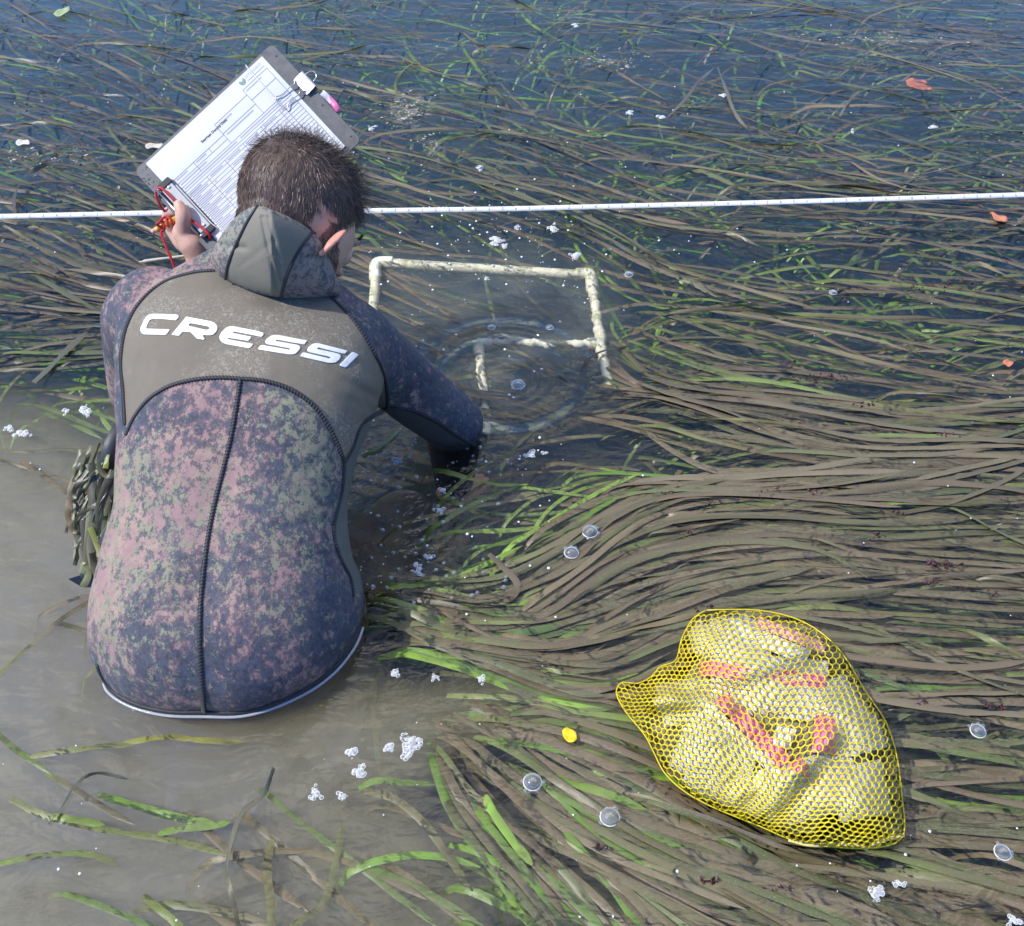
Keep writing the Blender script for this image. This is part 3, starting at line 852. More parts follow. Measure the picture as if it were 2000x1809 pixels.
def camo(name, base, blotch1, blotch2, dirt=None, scale=1.0, use_pink=False):
    k = M(name)
    o = k.obj()
    mp = k.node('ShaderNodeMapping'); k.link(o, mp.inputs[0]); mp.inputs['Scale'].default_value = (1.25, 1.0, 1.0); v = mp.outputs[0]
    a = k.noise(52 * scale, 8, 0.80, vec=v); b = k.noise(60 * scale, 8, 0.82, vec=v)
    reg1 = k.noise(5.5 * scale, 3, 0.5, vec=v); reg2 = k.noise(3.6 * scale, 3, 0.5, vec=v)
    if use_pink:
        reg1 = k.math('ADD', reg1, k.math('MULTIPLY', k.attr('pink'), 0.05))
    m1 = k.mrange(k.math('ADD', a, k.math('MULTIPLY', k.math('SUBTRACT', reg1, 0.5), 0.56)), 0.552, 0.572)
    m2 = k.mrange(k.math('ADD', b, k.math('MULTIPLY', k.math('SUBTRACT', reg2, 0.5), 0.56)), 0.550, 0.572)
    m3 = k.mrange(k.noise(110 * scale, 6, 0.8, vec=v), 0.47, 0.56)
    c = k.mix(k.mrange(k.noise(9, 4, 0.6, vec=v), 0.35, 0.65), base, tuple(x * 1.7 for x in base))
    c = k.mix(k.math('MULTIPLY', m3, 0.75), c, (0.022, 0.027, 0.045))
    halo = k.mrange(k.math('ADD', a, k.math('MULTIPLY', k.math('SUBTRACT', reg1, 0.5), 0.75)), 0.47, 0.53)
    c = k.mix(k.math('MULTIPLY', halo, 0.75), c, (0.16, 0.100, 0.115))
    halo2 = k.mrange(k.math('ADD', b, k.math('MULTIPLY', k.math('SUBTRACT', reg2, 0.5), 0.7)), 0.50, 0.55)
    c = k.mix(k.math('MULTIPLY', halo2, 0.6), c, (0.085, 0.11, 0.095))
    peach = k.mrange(k.noise(21, 5, 0.7, vec=v), 0.45, 0.55)
    c = k.mix(m2, c, k.mix(k.noise(80, 4, 0.7, vec=v), blotch2, tuple(x * 0.55 for x in blotch2)))
    c = k.mix(m1, c, k.mix(k.noise(70, 4, 0.7, vec=v), k.mix(peach, blotch1, (0.48, 0.36, 0.26)), tuple(x * 0.6 for x in blotch1)))
    # dried salt film on the high spots
    film = k.mrange(k.noise(4, 8, 0.8, vec=v), 0.40, 0.70)
    c = k.mix(k.math('MULTIPLY', film, 0.20), c, (0.22, 0.21, 0.22))
    if dirt: c = k.mix(k.mrange(k.noise(14, 5, 0.6), 0.3, 0.6), c, dirt)
    knit = k.node('ShaderNodeTexWave', wave_type='BANDS', bands_direction='X'); knit.inputs['Scale'].default_value = 230; knit.inputs['Distortion'].default_value = 6
    knit.inputs['Detail'].default_value = 3; knit.inputs['Detail Scale'].default_value = 2
    k.link(o, knit.inputs['Vector'])
    c = k.mix(k.math('MULTIPLY', knit.outputs['Fac'], 0.16), c, tuple(x * 0.35 for x in base))
    return k, c, knit.outputs['Fac']
BASE = (0.046, 0.054, 0.080); PINK = (0.42, 0.25, 0.24); TAN = (0.34, 0.33, 0.21)
k, c, knit = camo('jacket_mat', BASE, PINK, TAN, use_pink=True)
yoke = k.mrange(k.attr('yoke'), -0.03, 0.03); side = k.mrange(k.attr('side'), -0.03, 0.03); fore = k.mrange(k.attr('fore'), -0.03, 0.03)
ol = k.mix(k.noise(24, 5), (0.150, 0.126, 0.090), (0.21, 0.180, 0.134))
scuff = k.math('MULTIPLY', k.math('ADD', k.mrange(k.noise(13, 3, 0.5), 0.50, 0.64), k.math('MULTIPLY', k.attr('scuff'), 0.8), True), k.mrange(k.noise(95, 8, 0.82, dist=2.5), 0.50, 0.60))
ol = k.mix(k.math('MULTIPLY', scuff, 0.75), ol, (0.44, 0.41, 0.33))
ol = k.mix(k.math('MULTIPLY', knit, 0.10), ol, (0.06, 0.055, 0.045))
c = k.mix(yoke, c, ol)
c = k.mix(side, c, k.mix(k.noise(20, 4), (0.115, 0.118, 0.102), (0.155, 0.155, 0.135)))
c = k.mix(fore, c, (0.070, 0.064, 0.056))
sx = k.node('ShaderNodeSeparateXYZ'); k.link(k.node('ShaderNodeNewGeometry').outputs['Position'], sx.inputs[0])
wet = k.mrange(k.math('ADD', sx.outputs['Z'], k.math('MULTIPLY', k.math('SUBTRACT', k.noise(30, 4, 0.6), 0.5), 0.05)), 0.012, 0.030, 1.0, 0.0)
c = k.mix(k.math('MULTIPLY', wet, 0.62), c, (0.012, 0.014, 0.020))
k.set(Base_Color=c, Roughness=k.mrange(wet, 0, 1, 0.72, 0.22))
bh = k.math('ADD', k.math('MULTIPLY', knit, 0.35), k.noise(500, 3, 0.6))
k.set(Normal=k.bump(bh, 0.5, 0.0011, normal=k.bump(k.noise(11, 3, 0.5), 0.5, 0.010)))
k.b.inputs['Sheen Weight'].default_value = 0.04; k.b.inputs['Sheen Roughness'].default_value = 0.5; k.b.inputs['Sheen Tint'].default_value = (0.6, 0.65, 0.8, 1)
me2.materials.clear(); me2.materials.append(k.m)

# ---- overlocked seams: a low rubbery ridge with stitch loops across it
seam_mat = simple('seam_mat', (0.022, 0.024, 0.030), 0.55, 0.3, 200, 0.4)
stitch_mat = simple('stitch_mat', (0.060, 0.062, 0.068), 0.5, 0.3, 300)
def seam(path, r=0.0031, name='seam', hit=cast, step=3.2):
    path = np.asarray(path, float)
    L = np.concatenate([[0], np.cumsum(np.linalg.norm(np.diff(path, axis=0), axis=1))])
    n = max(4, int(L[-1] / step)); t = np.linspace(0, L[-1], n)
    P = []; Nn = []
    for a, b in zip(np.interp(t, L, path[:, 0]), np.interp(t, L, path[:, 1])):
        p, nn = hit(a, b, 0.0)
        if p is not None: P.append(p); Nn.append(nn)
    if len(P) < 4: return None
    P = np.array(P)
    for _ in range(3): P[1:-1] = 0.5 * P[1:-1] + 0.25 * (P[:-2] + P[2:])
    ok = [0]
    for i in range(1, len(P)):
        if np.linalg.norm(P[i] - P[ok[-1]]) < 0.05: ok.append(i)
    P = P[ok]; Nn = np.array(Nn)[ok]
    V, Fc = tube(P, r, 8)
    V = np.array(V); Acs = Acc(); Acs.add((V, Fc))
    T = np.gradient(P, axis=0); T /= np.linalg.norm(T, axis=1)[:, None] + 1e-9
    st = Acc()
    d = np.concatenate([[0], np.cumsum(np.linalg.norm(np.diff(P, axis=0), axis=1))])
    for s in np.arange(0.002, d[-1] - 0.002, 0.0050):
        i = min(np.searchsorted(d, s), len(P) - 1)
        p = np.array([np.interp(s, d, P[:, j]) for j in range(3)])
        S = unit(np.cross(T[i], Nn[i])); U = Nn[i]
        arc = [p + S * r * 1.25 * math.cos(a) + U * (r * 1.18) * math.sin(a) + T[i] * 0.0018 * math.cos(a) for a in np.linspace(0.15, math.pi - 0.15, 6)]
        st.add(tube(arc, 0.00065, 4))
    o = Acs.build(name, seam_mat)
    localize(o)
    if st.V:
        w = st.build('stitching', stitch_mat); w.data.transform(Matrix.Translation(-Vector(PROOT))); w.parent = o
    return o
localize(jac)
for pth in (ARCH, SLV_L, SLV_R, ARMPIT, SIDE_R, ZIP, FORE): seam(pth)
# stiff hem roll where the jacket meets the water
hem = [(205,1290),(222,1330),(250,1365),(290,1387),(340,1399),(400,1405),(470,1402),(530,1392),(590,1370),(640,1340),(680,1300),(705,1262),(716,1225)]
hp = []
for a, b in spline(np.array(hem, float), 6):
    c0 = np.array([455.0, 1180.0]); v = np.array([a, b]) - c0
    for s in np.arange(1.06, 0.80, -0.01):
        p, nn = cast(*(c0 + v * s))
        if p is not None and p[2] > 0.004: hp.append(p + nn * 0.0005); break
hp = np.array(hp)
for _ in range(6): hp[1:-1] = 0.5 * hp[1:-1] + 0.25 * (hp[:-2] + hp[2:])
hm = Acc().add(tube(hp, 0.0034, 8)).build('hem', seam_mat); localize(hm)

inner = hp + (hp - np.array([-0.455, 0.95, 0.0])) * np.array([1, 1, 0]) * 0.02; inner[:, 2] = 0.0012
for _ in range(4): inner[1:-1] = 0.5 * inner[1:-1] + 0.25 * (inner[:-2] + inner[2:])
hl = Acc().add(tube(inner, 0.0024, 8)).build('hem_lining', simple('lining_mat', (0.42, 0.43, 0.45), 0.15, 0.25, 80, 0.3)); localize(hl)
# ---- white lettering across the shoulders
def gl(pts, ox, oy): return np.array([(ox + x * 0.12, oy + y * 0.12) for x, y in pts], float)
LET = []
LET.append(([ (700,305),(740,265),(750,240),(735,220),(700,212),(500,203),(330,200),(265,215),(225,240),(200,280),(165,350),(130,420),(128,470),(145,510),(180,530),(250,533),(530,540),(555,528),(598,470),(598,452),(240,442),(222,432),(228,400),(265,320),(290,292),(330,282),(500,285)], [], 260, 590))
LET.append(([(870,247),(640,525),(632,540),(740,555),(762,550),(815,490),(940,497),(1040,600),(1155,622),(1172,612),(1140,555),(1150,545),(1260,548),(1320,530),(1365,480),(1380,430),(1368,385),(1330,345),(1270,322)], [[(960,355),(1200,400),(1235,412),(1250,435),(1230,456),(1190,460),(940,402),(912,392),(910,375),(930,358)]], 260, 590))
LET.append(([(2063,490),(2115,505),(2131,525),(2113,560),(2088,574),(1990,552),(1660,490),(1630,495),(1635,512),(1925,572),(1925,590),(1880,640),(1560,592),(1545,600),(1550,612),(1955,690),(1955,705),(1910,752),(1880,757),(1510,690),(1450,660),(1412,610),(1410,560),(1440,500),(1510,430),(1570,405),(1640,402),(1990,470)], [], 260, 590))
LET.append(([(1000,385),(955,448),(900,440),(520,372),(490,378),(500,395),(830,452),(875,470),(892,495),(880,530),(825,590),(780,606),(700,608),(230,532),(200,522),(205,510),(245,462),(280,458),(690,530),(722,527),(715,510),(360,445),(325,425),(320,395),(345,355),(410,308),(470,292),(540,297)], [], 480, 620))
LET.append(([(1652,548),(1612,600),(1560,592),(1190,500),(1162,505),(1168,522),(1480,588),(1535,612),(1545,645),(1530,685),(1470,735),(1400,747),(1330,742),(910,645),(885,635),(890,622),(925,580),(960,578),(1350,672),(1380,668),(1372,650),(1040,575),(1005,555),(1000,525),(1020,490),(1080,442),(1130,427),(1200,432)], [], 480, 620))
LET.append(([(1745,570),(1828,608),(1820,625),(1640,808),(1610,820),(1530,788),(1528,770),(1550,745),(1720,575)], [], 480, 620))
lt = M('print_mat'); lt.set(Base_Color=lt.mix(lt.mrange(lt.noise(90, 5), 0.45, 0.8), (0.86, 0.87, 0.86), (0.66, 0.66, 0.63)), Roughness=0.45)
for outer, holes, ox, oy in LET:
    loops = [gl(outer, ox, oy)] + [gl(h_, ox, oy) for h_ in holes]
    flat = np.vstack(loops)
    tris = tessellate_polygon([[Vector((x, y, 0)) for x, y in lp] for lp in loops])
    bm = bmesh.new(); vs_ = [bm.verts.new((x, y, 0)) for x, y in flat]
    for t in tris:
        try: bm.faces.new([vs_[i] for i in t])
        except ValueError: pass
    for _ in range(5):
        ed = [e for e in bm.edges if e.calc_length() > 3.0]
        if not ed: break
        bmesh.ops.subdivide_edges(bm, edges=ed, cuts=1)
        bmesh.ops.triangulate(bm, faces=[f for f in bm.faces if len(f.verts) > 3])
    for v in bm.verts:
        p, nn = cast(v.co.x, v.co.y, 0.0010)
        if p is None: p = D(v.co.x, v.co.y, 1.5)
        v.co = Vector(p)
    me_ = bpy.data.meshes.new('letter'); bm.to_mesh(me_); bm.free(); me_.materials.append(lt.m)
    me_.polygons.foreach_set('use_smooth', [True] * len(me_.polygons))
    o = bpy.data.objects.new('letter', me_); COL.objects.link(o); 
    so = o.modifiers.new('t', 'SOLIDIFY'); so.thickness = 0.0008; so.offset = 0
    localize(o)

# ---- trousers (thighs and seat, muddier than the jacket)
Tq = Acc()
Tq.add(capsule([HPL, KNL], [0.094, 0.082], 24)); Tq.add(capsule([HPR + np.array([0.0, 0.0, 0.02]), KNR], [0.095, 0.072], 24))
Tq.add(ellipsoid(np.array([-0.455, 0.955, -0.055]), (RGT, np.array([0, 1, 0]), np.array([0, 0, 1])), (0.216, 0.196, 0.100)))
for hp_, kn, sx in ((HPL, KNL, -1), (HPR, KNR, 1)):
    ank = np.array([hp_[0] + sx * 0.02, hp_[1] + 0.02, -0.37]); Tq.add(capsule([kn, ank], [0.066, 0.048], 20)); Tq.add(capsule([ank, ank + np.array([0, -0.14, -0.01])], [0.042, 0.03], 14))
tro = Tq.build('trousers'); remesh(tro, 0.008, 8)
kk, cc2, kn2 = camo('trouser_mat', (0.10, 0.105, 0.11), (0.40, 0.36, 0.26), (0.34, 0.33, 0.25))
cc2 = kk.mix(kk.mrange(kk.noise(14, 5, 0.6), 0.3, 0.7), cc2, (0.30, 0.275, 0.21))
kk.set(Base_Color=cc2, Roughness=0.6, Normal=kk.bump(kk.noise(300, 4), 0.4, 0.001))
tro.data.materials.append(kk.m); localize(tro)
# black strap round the left thigh, with slots
def ring_on(o, c, ax, w=0.028, r=0.1, name='strap', mat=None):
    pass
# ---- the hood, pushed back off the head into a thick collar
def inflate(outline, c, d0, bulge, back, K=120, R=16, pw=0.5, fold=None):
    out = spline(np.vstack([outline, outline[:1]]), 12)[:-1]
    L = np.concatenate([[0], np.cumsum(np.linalg.norm(np.diff(np.vstack([out, out[:1]]), axis=0), axis=1))])
    t = np.linspace(0, L[-1], K, endpoint=False); oo = np.vstack([out, out[:1]])
    out = np.column_stack([np.interp(t, L, oo[:, 0]), np.interp(t, L, oo[:, 1])])
    c = np.array(c, float)
    V = []; q2 = []
    def ringv(tt, sgn):
        for k_ in range(K):
            p = c + (out[k_] - c) * tt
            h_ = (1 - tt ** 2) ** pw
            dd_ = d0(*p) - (bulge * h_ if sgn > 0 else -back * h_)
            if fold is not None and sgn > 0: dd_ += fold(*p)
            V.append(D(p[0], p[1], dd_)); q2.append(p)
    ts = [1 - (1 - i / R) ** 2.0 for i in range(1, R + 1)]
    V.append(D(c[0], c[1], d0(*c) - bulge + (fold(*c) if fold else 0))); q2.append(c)
    for tt in ts: ringv(tt, 1)
    nf = len(V)
    for tt in ts[:-1][::-1]: ringv(tt, -1)
    V.append(D(c[0], c[1], d0(*c) + back)); q2.append(c)
    Fc = [(0, 1 + k_, 1 + (k_ + 1) % K) for k_ in range(K)]
    nr_ = (len(V) - 2) // K
    for r in range(nr_ - 1):
        for k_ in range(K):
            a = 1 + r * K + k_; b = 1 + r * K + (k_ + 1) % K; Fc.append((a, a + K, b + K, b))
    e = 1 + (nr_ - 1) * K
    Fc += [(e + (k_ + 1) % K, e + k_, len(V) - 1) for k_ in range(K)]
    return np.array(V), Fc, np.array(q2)
HOOD = [(410,505),(420,480),(440,448),(468,418),(503,402),(545,415),(585,435),(612,455),(635,485),(652,525),(663,560),(660,576),(635,580),(590,583),(545,581),(500,572),(460,556),(425,535)]
SM1 = np.array([(503,403),(485,430),(465,470),(446,515),(440,548)], float); SM2 = np.array([(610,454),(590,480),(570,515),(555,555),(548,581)], float)
def hfold(x, y):
    f_ = 0
    for (xa, ya, xb, yb, w_, am) in ((512,425,540,560,5,.004),(524,425,550,545,5,.0035),(432,478,478,484,6,.005),(600,505,650,500,7,.005),(470,520,535,470,6,.0012)):
        a = np.array([xa, ya], float); b = np.array([xb, yb], float); ab = b - a
        t_ = np.clip(((np.array([x, y]) - a) @ ab) / (ab @ ab), 0, 1); d_ = np.linalg.norm(np.array([x, y]) - a - ab * t_)
        f_ += am * math.exp(-(d_ / w_) ** 2)
    return f_
def hd0(x, y): return 1.440 + (y - 400) * 0.00046 + abs(x - 530) * 0.00040
V, Fc, q2 = inflate(HOOD, (530, 500), hd0, 0.040, 0.09, pw=0.5, R=34, K=200, fold=hfold)
hood = new_mesh('hood', V, Fc)
mid_poly = np.vstack([SM1, SM2[::-1]])
k, c, knit = camo('hood_mat', (0.075, 0.082, 0.115), (0.36, 0.28, 0.27), (0.36, 0.34, 0.25), scale=1.5)
setattr_f(hood, 'yoke', np.clip(-sdist(q2, np.vstack([spline(SM1, 6), spline(SM2[::-1], 6)])) / 10, -5, 5))
pan = k.mrange(k.attr('yoke'), -0.03, 0.03)
c = k.mix(pan, c, k.mix(k.noise(24, 5), (0.175, 0.160, 0.125), (0.225, 0.205, 0.160)))
k.set(Base_Color=c, Roughness=0.7, Normal=k.bump(k.noise(500, 3), 0.35, 0.001, normal=k.bump(k.noise(20, 3), 0.4, 0.006)))
hood.data.materials.append(k.m)
hb = BVHTree.FromPolygons([tuple(v) for v in V], [tuple(f) for f in Fc])
def hcast(px, py, lift=0.0):
    hit, n_, i, dist = hb.ray_cast(Vector(CAMP), Vector(unit(D(px, py, 1.0) - CAMP)))
    if hit is None: return None, None
    return np.array(hit) + np.array(n_) * lift, np.array(n_)
localize(hood)
for pth in (SM1, SM2):
    s_ = seam(spline(pth, 8), 0.0028, 'seam', hcast)
    if s_: s_.parent = hood
# ---- hair
hair_cols = [(0.060,0.038,0.027),(0.095,0.060,0.042),(0.040,0.026,0.020),(0.15,0.10,0.07)]
HV = []; HF = []; HC = []
def strand(p, d, L, w, seg, grav, curl, lay, col, center):
    """p root, d start direction; hugs the skull sphere by pushing outwards"""
    pts_ = [p]; dd_ = d.copy(); st_ = L / seg
    cv = unit(nrng.normal(size=3)) * curl
    for i in range(seg):
        dd_ = unit(dd_ + grav * 0.12 + np.cross(cv, dd_) * 0.35)
        q_ = pts_[-1] + dd_ * st_
        pts_.append(q_)
    pts_ = np.array(pts_)
    s_ = unit(np.cross(dd_, unit(CAMP - p)) + nrng.normal(size=3) * 0.3)
    b = len(HV)
    for i, q_ in enumerate(pts_):
        ww = w * (1 - (i / seg) ** 2 * 0.8) / 2
        HV.append(q_ - s_ * ww); HV.append(q_ + s_ * ww); HC.append(col); HC.append(col)
    for i in range(seg): HF.append((b + 2 * i, b + 2 * i + 1, b + 2 * i + 3, b + 2 * i + 2))
bn = np.zeros(len(BV) * 3, np.float32); body.data.vertices.foreach_get('normal', bn); bn = bn.reshape(-1, 3)
idx = np.where(scalp)[0]
CROWN = H(0.0, -0.055, 0.075)
for i in nrng.choice(idx, 20000):
    p = BV[i] + nrng.normal(size=3) * 0.0012; n_ = bn[i]
    x_, y_, z_ = hx[i], hy[i], hz[i]
    away = unit(p - CROWN); away = unit(away - n_ * np.dot(away, n_))
    fwd = unit(hf - n_ * np.dot(hf, n_))
    topness = float(np.clip((z_ - 0.020) / 0.045, 0, 1))
    frontn = float(np.clip((y_ + 0.02) / 0.07, 0, 1)) * topness
    L = 0.008 + 0.006 * nrng.random() + topness * (0.013 + 0.012 * nrng.random()) + frontn * 0.010
    tuft = np.array([math.sin(p[0] * 210 + p[2] * 90), math.sin(p[1] * 190 + 1), math.sin(p[2] * 230 + p[0] * 60)]) * 0.55 * topness
    d_ = unit(away * (1 - 0.5 * topness) + fwd * (0.55 * topness) + n_ * (0.04 + 0.30 * topness) + tuft + nrng.normal(size=3) * (0.10 + 0.08 * topness))
    c_ = np.array(hair_cols[nrng.integers(4)]) * (0.8 + 0.5 * nrng.random()) * (1.45 - 0.55 * topness)
    strand(p, d_, L, 0.0006, 4 if topness < 0.3 else 7, np.array([0, 0, -1.0]) * (1.6 if topness > 0.3 else 0.4), (0.7 + 0.6 * nrng.random()) * (0.25 + 1.1 * topness), 0, c_, HEAD_C)
# loose curls standing up at the crown and over the brow
for j in range(320):
    ang = nrng.uniform(-1.1, 1.3)
    p = H(math.sin(ang) * 0.04 + nrng.normal() * 0.012, nrng.uniform(-0.05, 0.075), 0.085 - 0.0 * abs(ang)) 
    p = HEAD_C + unit(p - HEAD_C) * 0.097 * HS
    d_ = unit(unit(p - HEAD_C) + nrng.normal(size=3) * 0.4)
    strand(p, d_, nrng.uniform(0.028, 0.050), 0.0007, 10, np.array([0, 0, -1.0]) * 1.4, nrng.uniform(0.8, 2.2), 0, np.array(hair_cols[nrng.integers(3)]), HEAD_C)
hmat = M('hair_mat'); hmat.set(Base_Color=hmat.attr('col', 'Color'), Roughness=0.38)
hair = new_mesh('hair', HV, np.array(HF), hmat.m, smooth=False); setattr_c(hair, 'col', np.array(HC)); localize(hair)
HV = []; HF = []; HC = []
bidx = np.where(beard)[0]
for i in nrng.choice(bidx, 2600):
    p = BV[i]; n_ = bn[i]
    dn = unit(-hu * 0.8 + hf * 0.2 + n_ * 0.5 + nrng.normal(size=3) * 0.15)
    strand(p, dn, 0.006 + 0.006 * nrng.random(), 0.0007, 3, np.array([0, 0, -1.0]) * .3, 0.5, 0, np.array(hair_cols[nrng.integers(4)]) * 0.9, HEAD_C)
beard_o = new_mesh('beard', HV, np.array(HF), hmat.m, smooth=False); setattr_c(beard_o, 'col', np.array(HC)); localize(beard_o)
# eyes and brows
ew = simple('eye_mat', (0.75, 0.72, 0.68), 0.2, 0.05)
for s in (-1, 1):
    e = Acc().add(ellipsoid(H(s * 0.031, 0.077, -0.010), (hr, hf, hu), (0.0115, 0.0115, 0.0115), 16, 10)).build('eye', ew); localize(e)
for s in (-1, 1):
    HV = []; HF = []; HC = []
    for j in range(160):
        u_ = nrng.random(); p = H(s * (0.016 + 0.036 * u_), 0.089 - 0.016 * u_ ** 2, 0.010 + 0.004 * math.sin(u_ * 3) + nrng.normal() * 0.002)
        strand(p, unit(hr * s + hu * 0.3 + hf * 0.3), 0.006, 0.0006, 2, np.zeros(3), 0.2, 0, np.array(hair_cols[2]), HEAD_C)
    brow = new_mesh('eyebrow', HV, np.array(HF), hmat.m, smooth=False); setattr_c(brow, 'col', np.array(HC)); localize(brow)
# thumb nail
nail = Acc().add(ellipsoid(hd(765, 590, 1.6832), (unit(CV(0.85, -0.45, 0)), unit(CV(0.45, 0.85, 0)), unit(CV(0, 0, 1))), (0.0052, 0.0072, 0.0012), 14, 8)).build('nail', simple('nail_mat', (0.72, 0.5, 0.42), 0.25, 0.05)); localize(nail)
# ================================================================== CLIPBOARD, DATASHEET, PENCIL AND CORD
BD = 1.70
BO = D(285, 320, BD)                                   # left corner of the paper
be1 = unit(D(512, 110, BD) - BO); be2 = unit(CV(0.679, -0.734, 0)); be2 = unit(be2 - be1 * np.dot(be1, be2)); ben = np.cross(be2, be1)
if np.dot(ben, CAMP - BO) < 0: ben = -ben
U_ = BD / F                                            # one photo pixel on the board, in metres
def Bp(a, b, h=0.0): return BO + be1 * a * U_ + be2 * b * U_ + ben * h
cb = thing('clipboard', 'dark grey clipboard held up in the left hand beside the head', 'clipboard', Bp(170, 125, -0.004))
def loc(o, root):
    o.data.transform(Matrix.Translation(-Vector(root.location))); o.parent = root; return o
def plate(name, a0, b0, a1, b1, rad, h0, h1, mat, root, seg=6, wob=0.0, jitter=None, bev=0.0):
    P = []
    for (cx, cy, s) in ((a1 - rad, b1 - rad, 0), (a0 + rad, b1 - rad, 1), (a0 + rad, b0 + rad, 2), (a1 - rad, b0 + rad, 3)):
        for i in range(seg + 1):
            t = (s + i / seg) * math.pi / 2; P.append((cx + rad * math.cos(t), cy + rad * math.sin(t)))
    n = len(P)
    V = [Bp(x, y, h1) for x, y in P] + [Bp(x, y, h0) for x, y in P]
    Fc = [tuple(range(n)), tuple(range(2 * n - 1, n - 1, -1))] + [(i, i + n, (i + 1) % n + n, (i + 1) % n) for i in range(n)]
    o = new_mesh(name, V, Fc, mat, smooth=False); loc(o, root)
    if bev:
        b_ = o.modifiers.new('b', 'BEVEL'); b_.width = bev; b_.segments = 2
    return o
bmat = M('board_mat'); bmat.set(Base_Color=bmat.mix(bmat.mrange(bmat.noise(60, 5), 0.3, 0.7), (0.10, 0.10, 0.098), (0.15, 0.15, 0.145)), Roughness=bmat.mrange(bmat.noise(30, 4), 0.3, 0.7, 0.35, 0.6))
plate('board', -27, -6, 341, 252, 12, -0.0035, -0.0008, bmat.m, cb, bev=0.0007)
metal = simple('steel_mat', (0.62, 0.62, 0.60), 0.25, 0.1, 40, 0.0, 1.0)
blackp = simple('black_plastic_mat', (0.022, 0.022, 0.024), 0.4, 0.3)
plasticw = simple('clip_plate_mat', (0.50, 0.50, 0.48), 0.35, 0.12, 50)
plate('clip_plate', -13, 54, 12, 182, 3, 0.004, 0.0065, plasticw, cb, bev=0.0006)
for b_ in (51, 175):
    pc = plate('clip_end', -15, b_, 15, b_ + 12, 3, 0.0, 0.0085, blackp, cb, bev=0.0006)
cl = Acc(); cl.add(tube([Bp(-19, 56, 0.009), Bp(-19, 182, 0.009)], 0.0021, 10)); cl.add(tube([Bp(-19, 58, 0.009), Bp(-8, 58, 0.006)], 0.0021, 8)); cl.add(tube([Bp(-19, 180, 0.009), Bp(-8, 180, 0.006)], 0.0021, 8))
loc(cl.build('clip_wire', metal), cb)
loc(Acc().add(tube([Bp(17, 60, 0.004), Bp(17, 178, 0.004)], 0.0009, 6)).build('clip_rod', simple('rod_mat', (0.10, 0.10, 0.11), 0.3)), cb)
for a_, b_ in ((3, 68), (3, 168)):
    loc(Acc().add(ellipsoid(Bp(a_, b_, 0.0068), (be1, be2, ben), (0.0032, 0.0032, 0.0009), 16, 8)).build('rivet', metal), cb)
for a_, b_ in ((330, 18), (331, 150), (330, 232), (-17, 26)):
    loc(Acc().add(ellipsoid(Bp(a_, b_, -0.0008), (be1, be2, ben), (0.0018, 0.0018, 0.0006), 12, 8)).build('rivet', blackp), cb)
# water drops on the bare strip of the board are bumps of the strip itself
dr = Acc()
for _ in range(26):
    r_ = rng.uniform(0.0006, 0.0014); a_, b_ = rng.uniform(-25, -3), rng.uniform(2, 46)
    dr.add(ellipsoid(Bp(a_, b_, -0.0008), (be1, be2, ben), (r_, r_, r_ * .6), 8, 6))
dm = M('drop_mat'); dm.set(Base_Color=(0.08, 0.085, 0.09), Roughness=0.04)
dro = dr.build('water_drops', dm.m); loc(dro, cb); dro['kind'] = 'stuff'

# ---- the sheet: slightly buckled, printed table
paper = M('paper_mat'); paper.set(Base_Color=paper.mix(paper.mrange(paper.noise(22, 4), 0.35, 0.7), (0.64, 0.65, 0.66), (0.69, 0.70, 0.70)), Roughness=0.45)
def ph(a, b): return 0.0006 + 0.0005 * math.sin(a * 0.02 + 1) * math.sin(b * 0.03) + 0.0018 * max(0, (b - 150) / 100) ** 2 + 0.0010 * math.exp(-((b - 40) / 30) ** 2)
ds = thing('datasheet', 'white printed survey form with a ruled table clipped on the clipboard', 'paper sheet', Bp(154, 120, 0))
na, nb = 40, 32
AA = np.linspace(0, 309, na); BB = np.linspace(0, 240, nb)
V = [Bp(a, b, ph(a, b)) for b in BB for a in AA]
I = np.arange(na * nb).reshape(nb, na)
loc(new_mesh('sheet', V, np.stack([I[:-1, :-1], I[:-1, 1:], I[1:, 1:], I[1:, :-1]], -1).reshape(-1, 4), paper.m), ds)
ink = simple('grey_ink_mat', (0.20, 0.21, 0.25), 0.6, 0.1); ink2 = simple('dark_ink_mat', (0.05, 0.05, 0.055), 0.6, 0.1); ink3 = simple('pale_ink_mat', (0.36, 0.37, 0.44), 0.6, 0.1)
def lines(name, L, w, mat, lift=0.0003):
    A_ = Acc()
    for (a0, b0, a1, b1) in L:
        n_ = max(1, int(math.hypot(a1 - a0, b1 - b0) / 8)); d_ = np.array([a1 - a0, b1 - b0]) / (math.hypot(a1 - a0, b1 - b0) + 1e-9); s_ = np.array([-d_[1], d_[0]]) * w / 2
        V = []; Fc = []
        for i in range(n_ + 1):
            p = np.array([a0, b0]) + np.array([a1 - a0, b1 - b0]) * i / n_
            for q_ in (p - s_, p + s_): V.append(Bp(q_[0], q_[1], ph(*q_) + lift))
        for i in range(n_): Fc.append((2 * i, 2 * i + 1, 2 * i + 3, 2 * i + 2))
        A_.add((V, Fc))
    o = A_.build(name, mat, smooth=False); loc(o, ds); return o
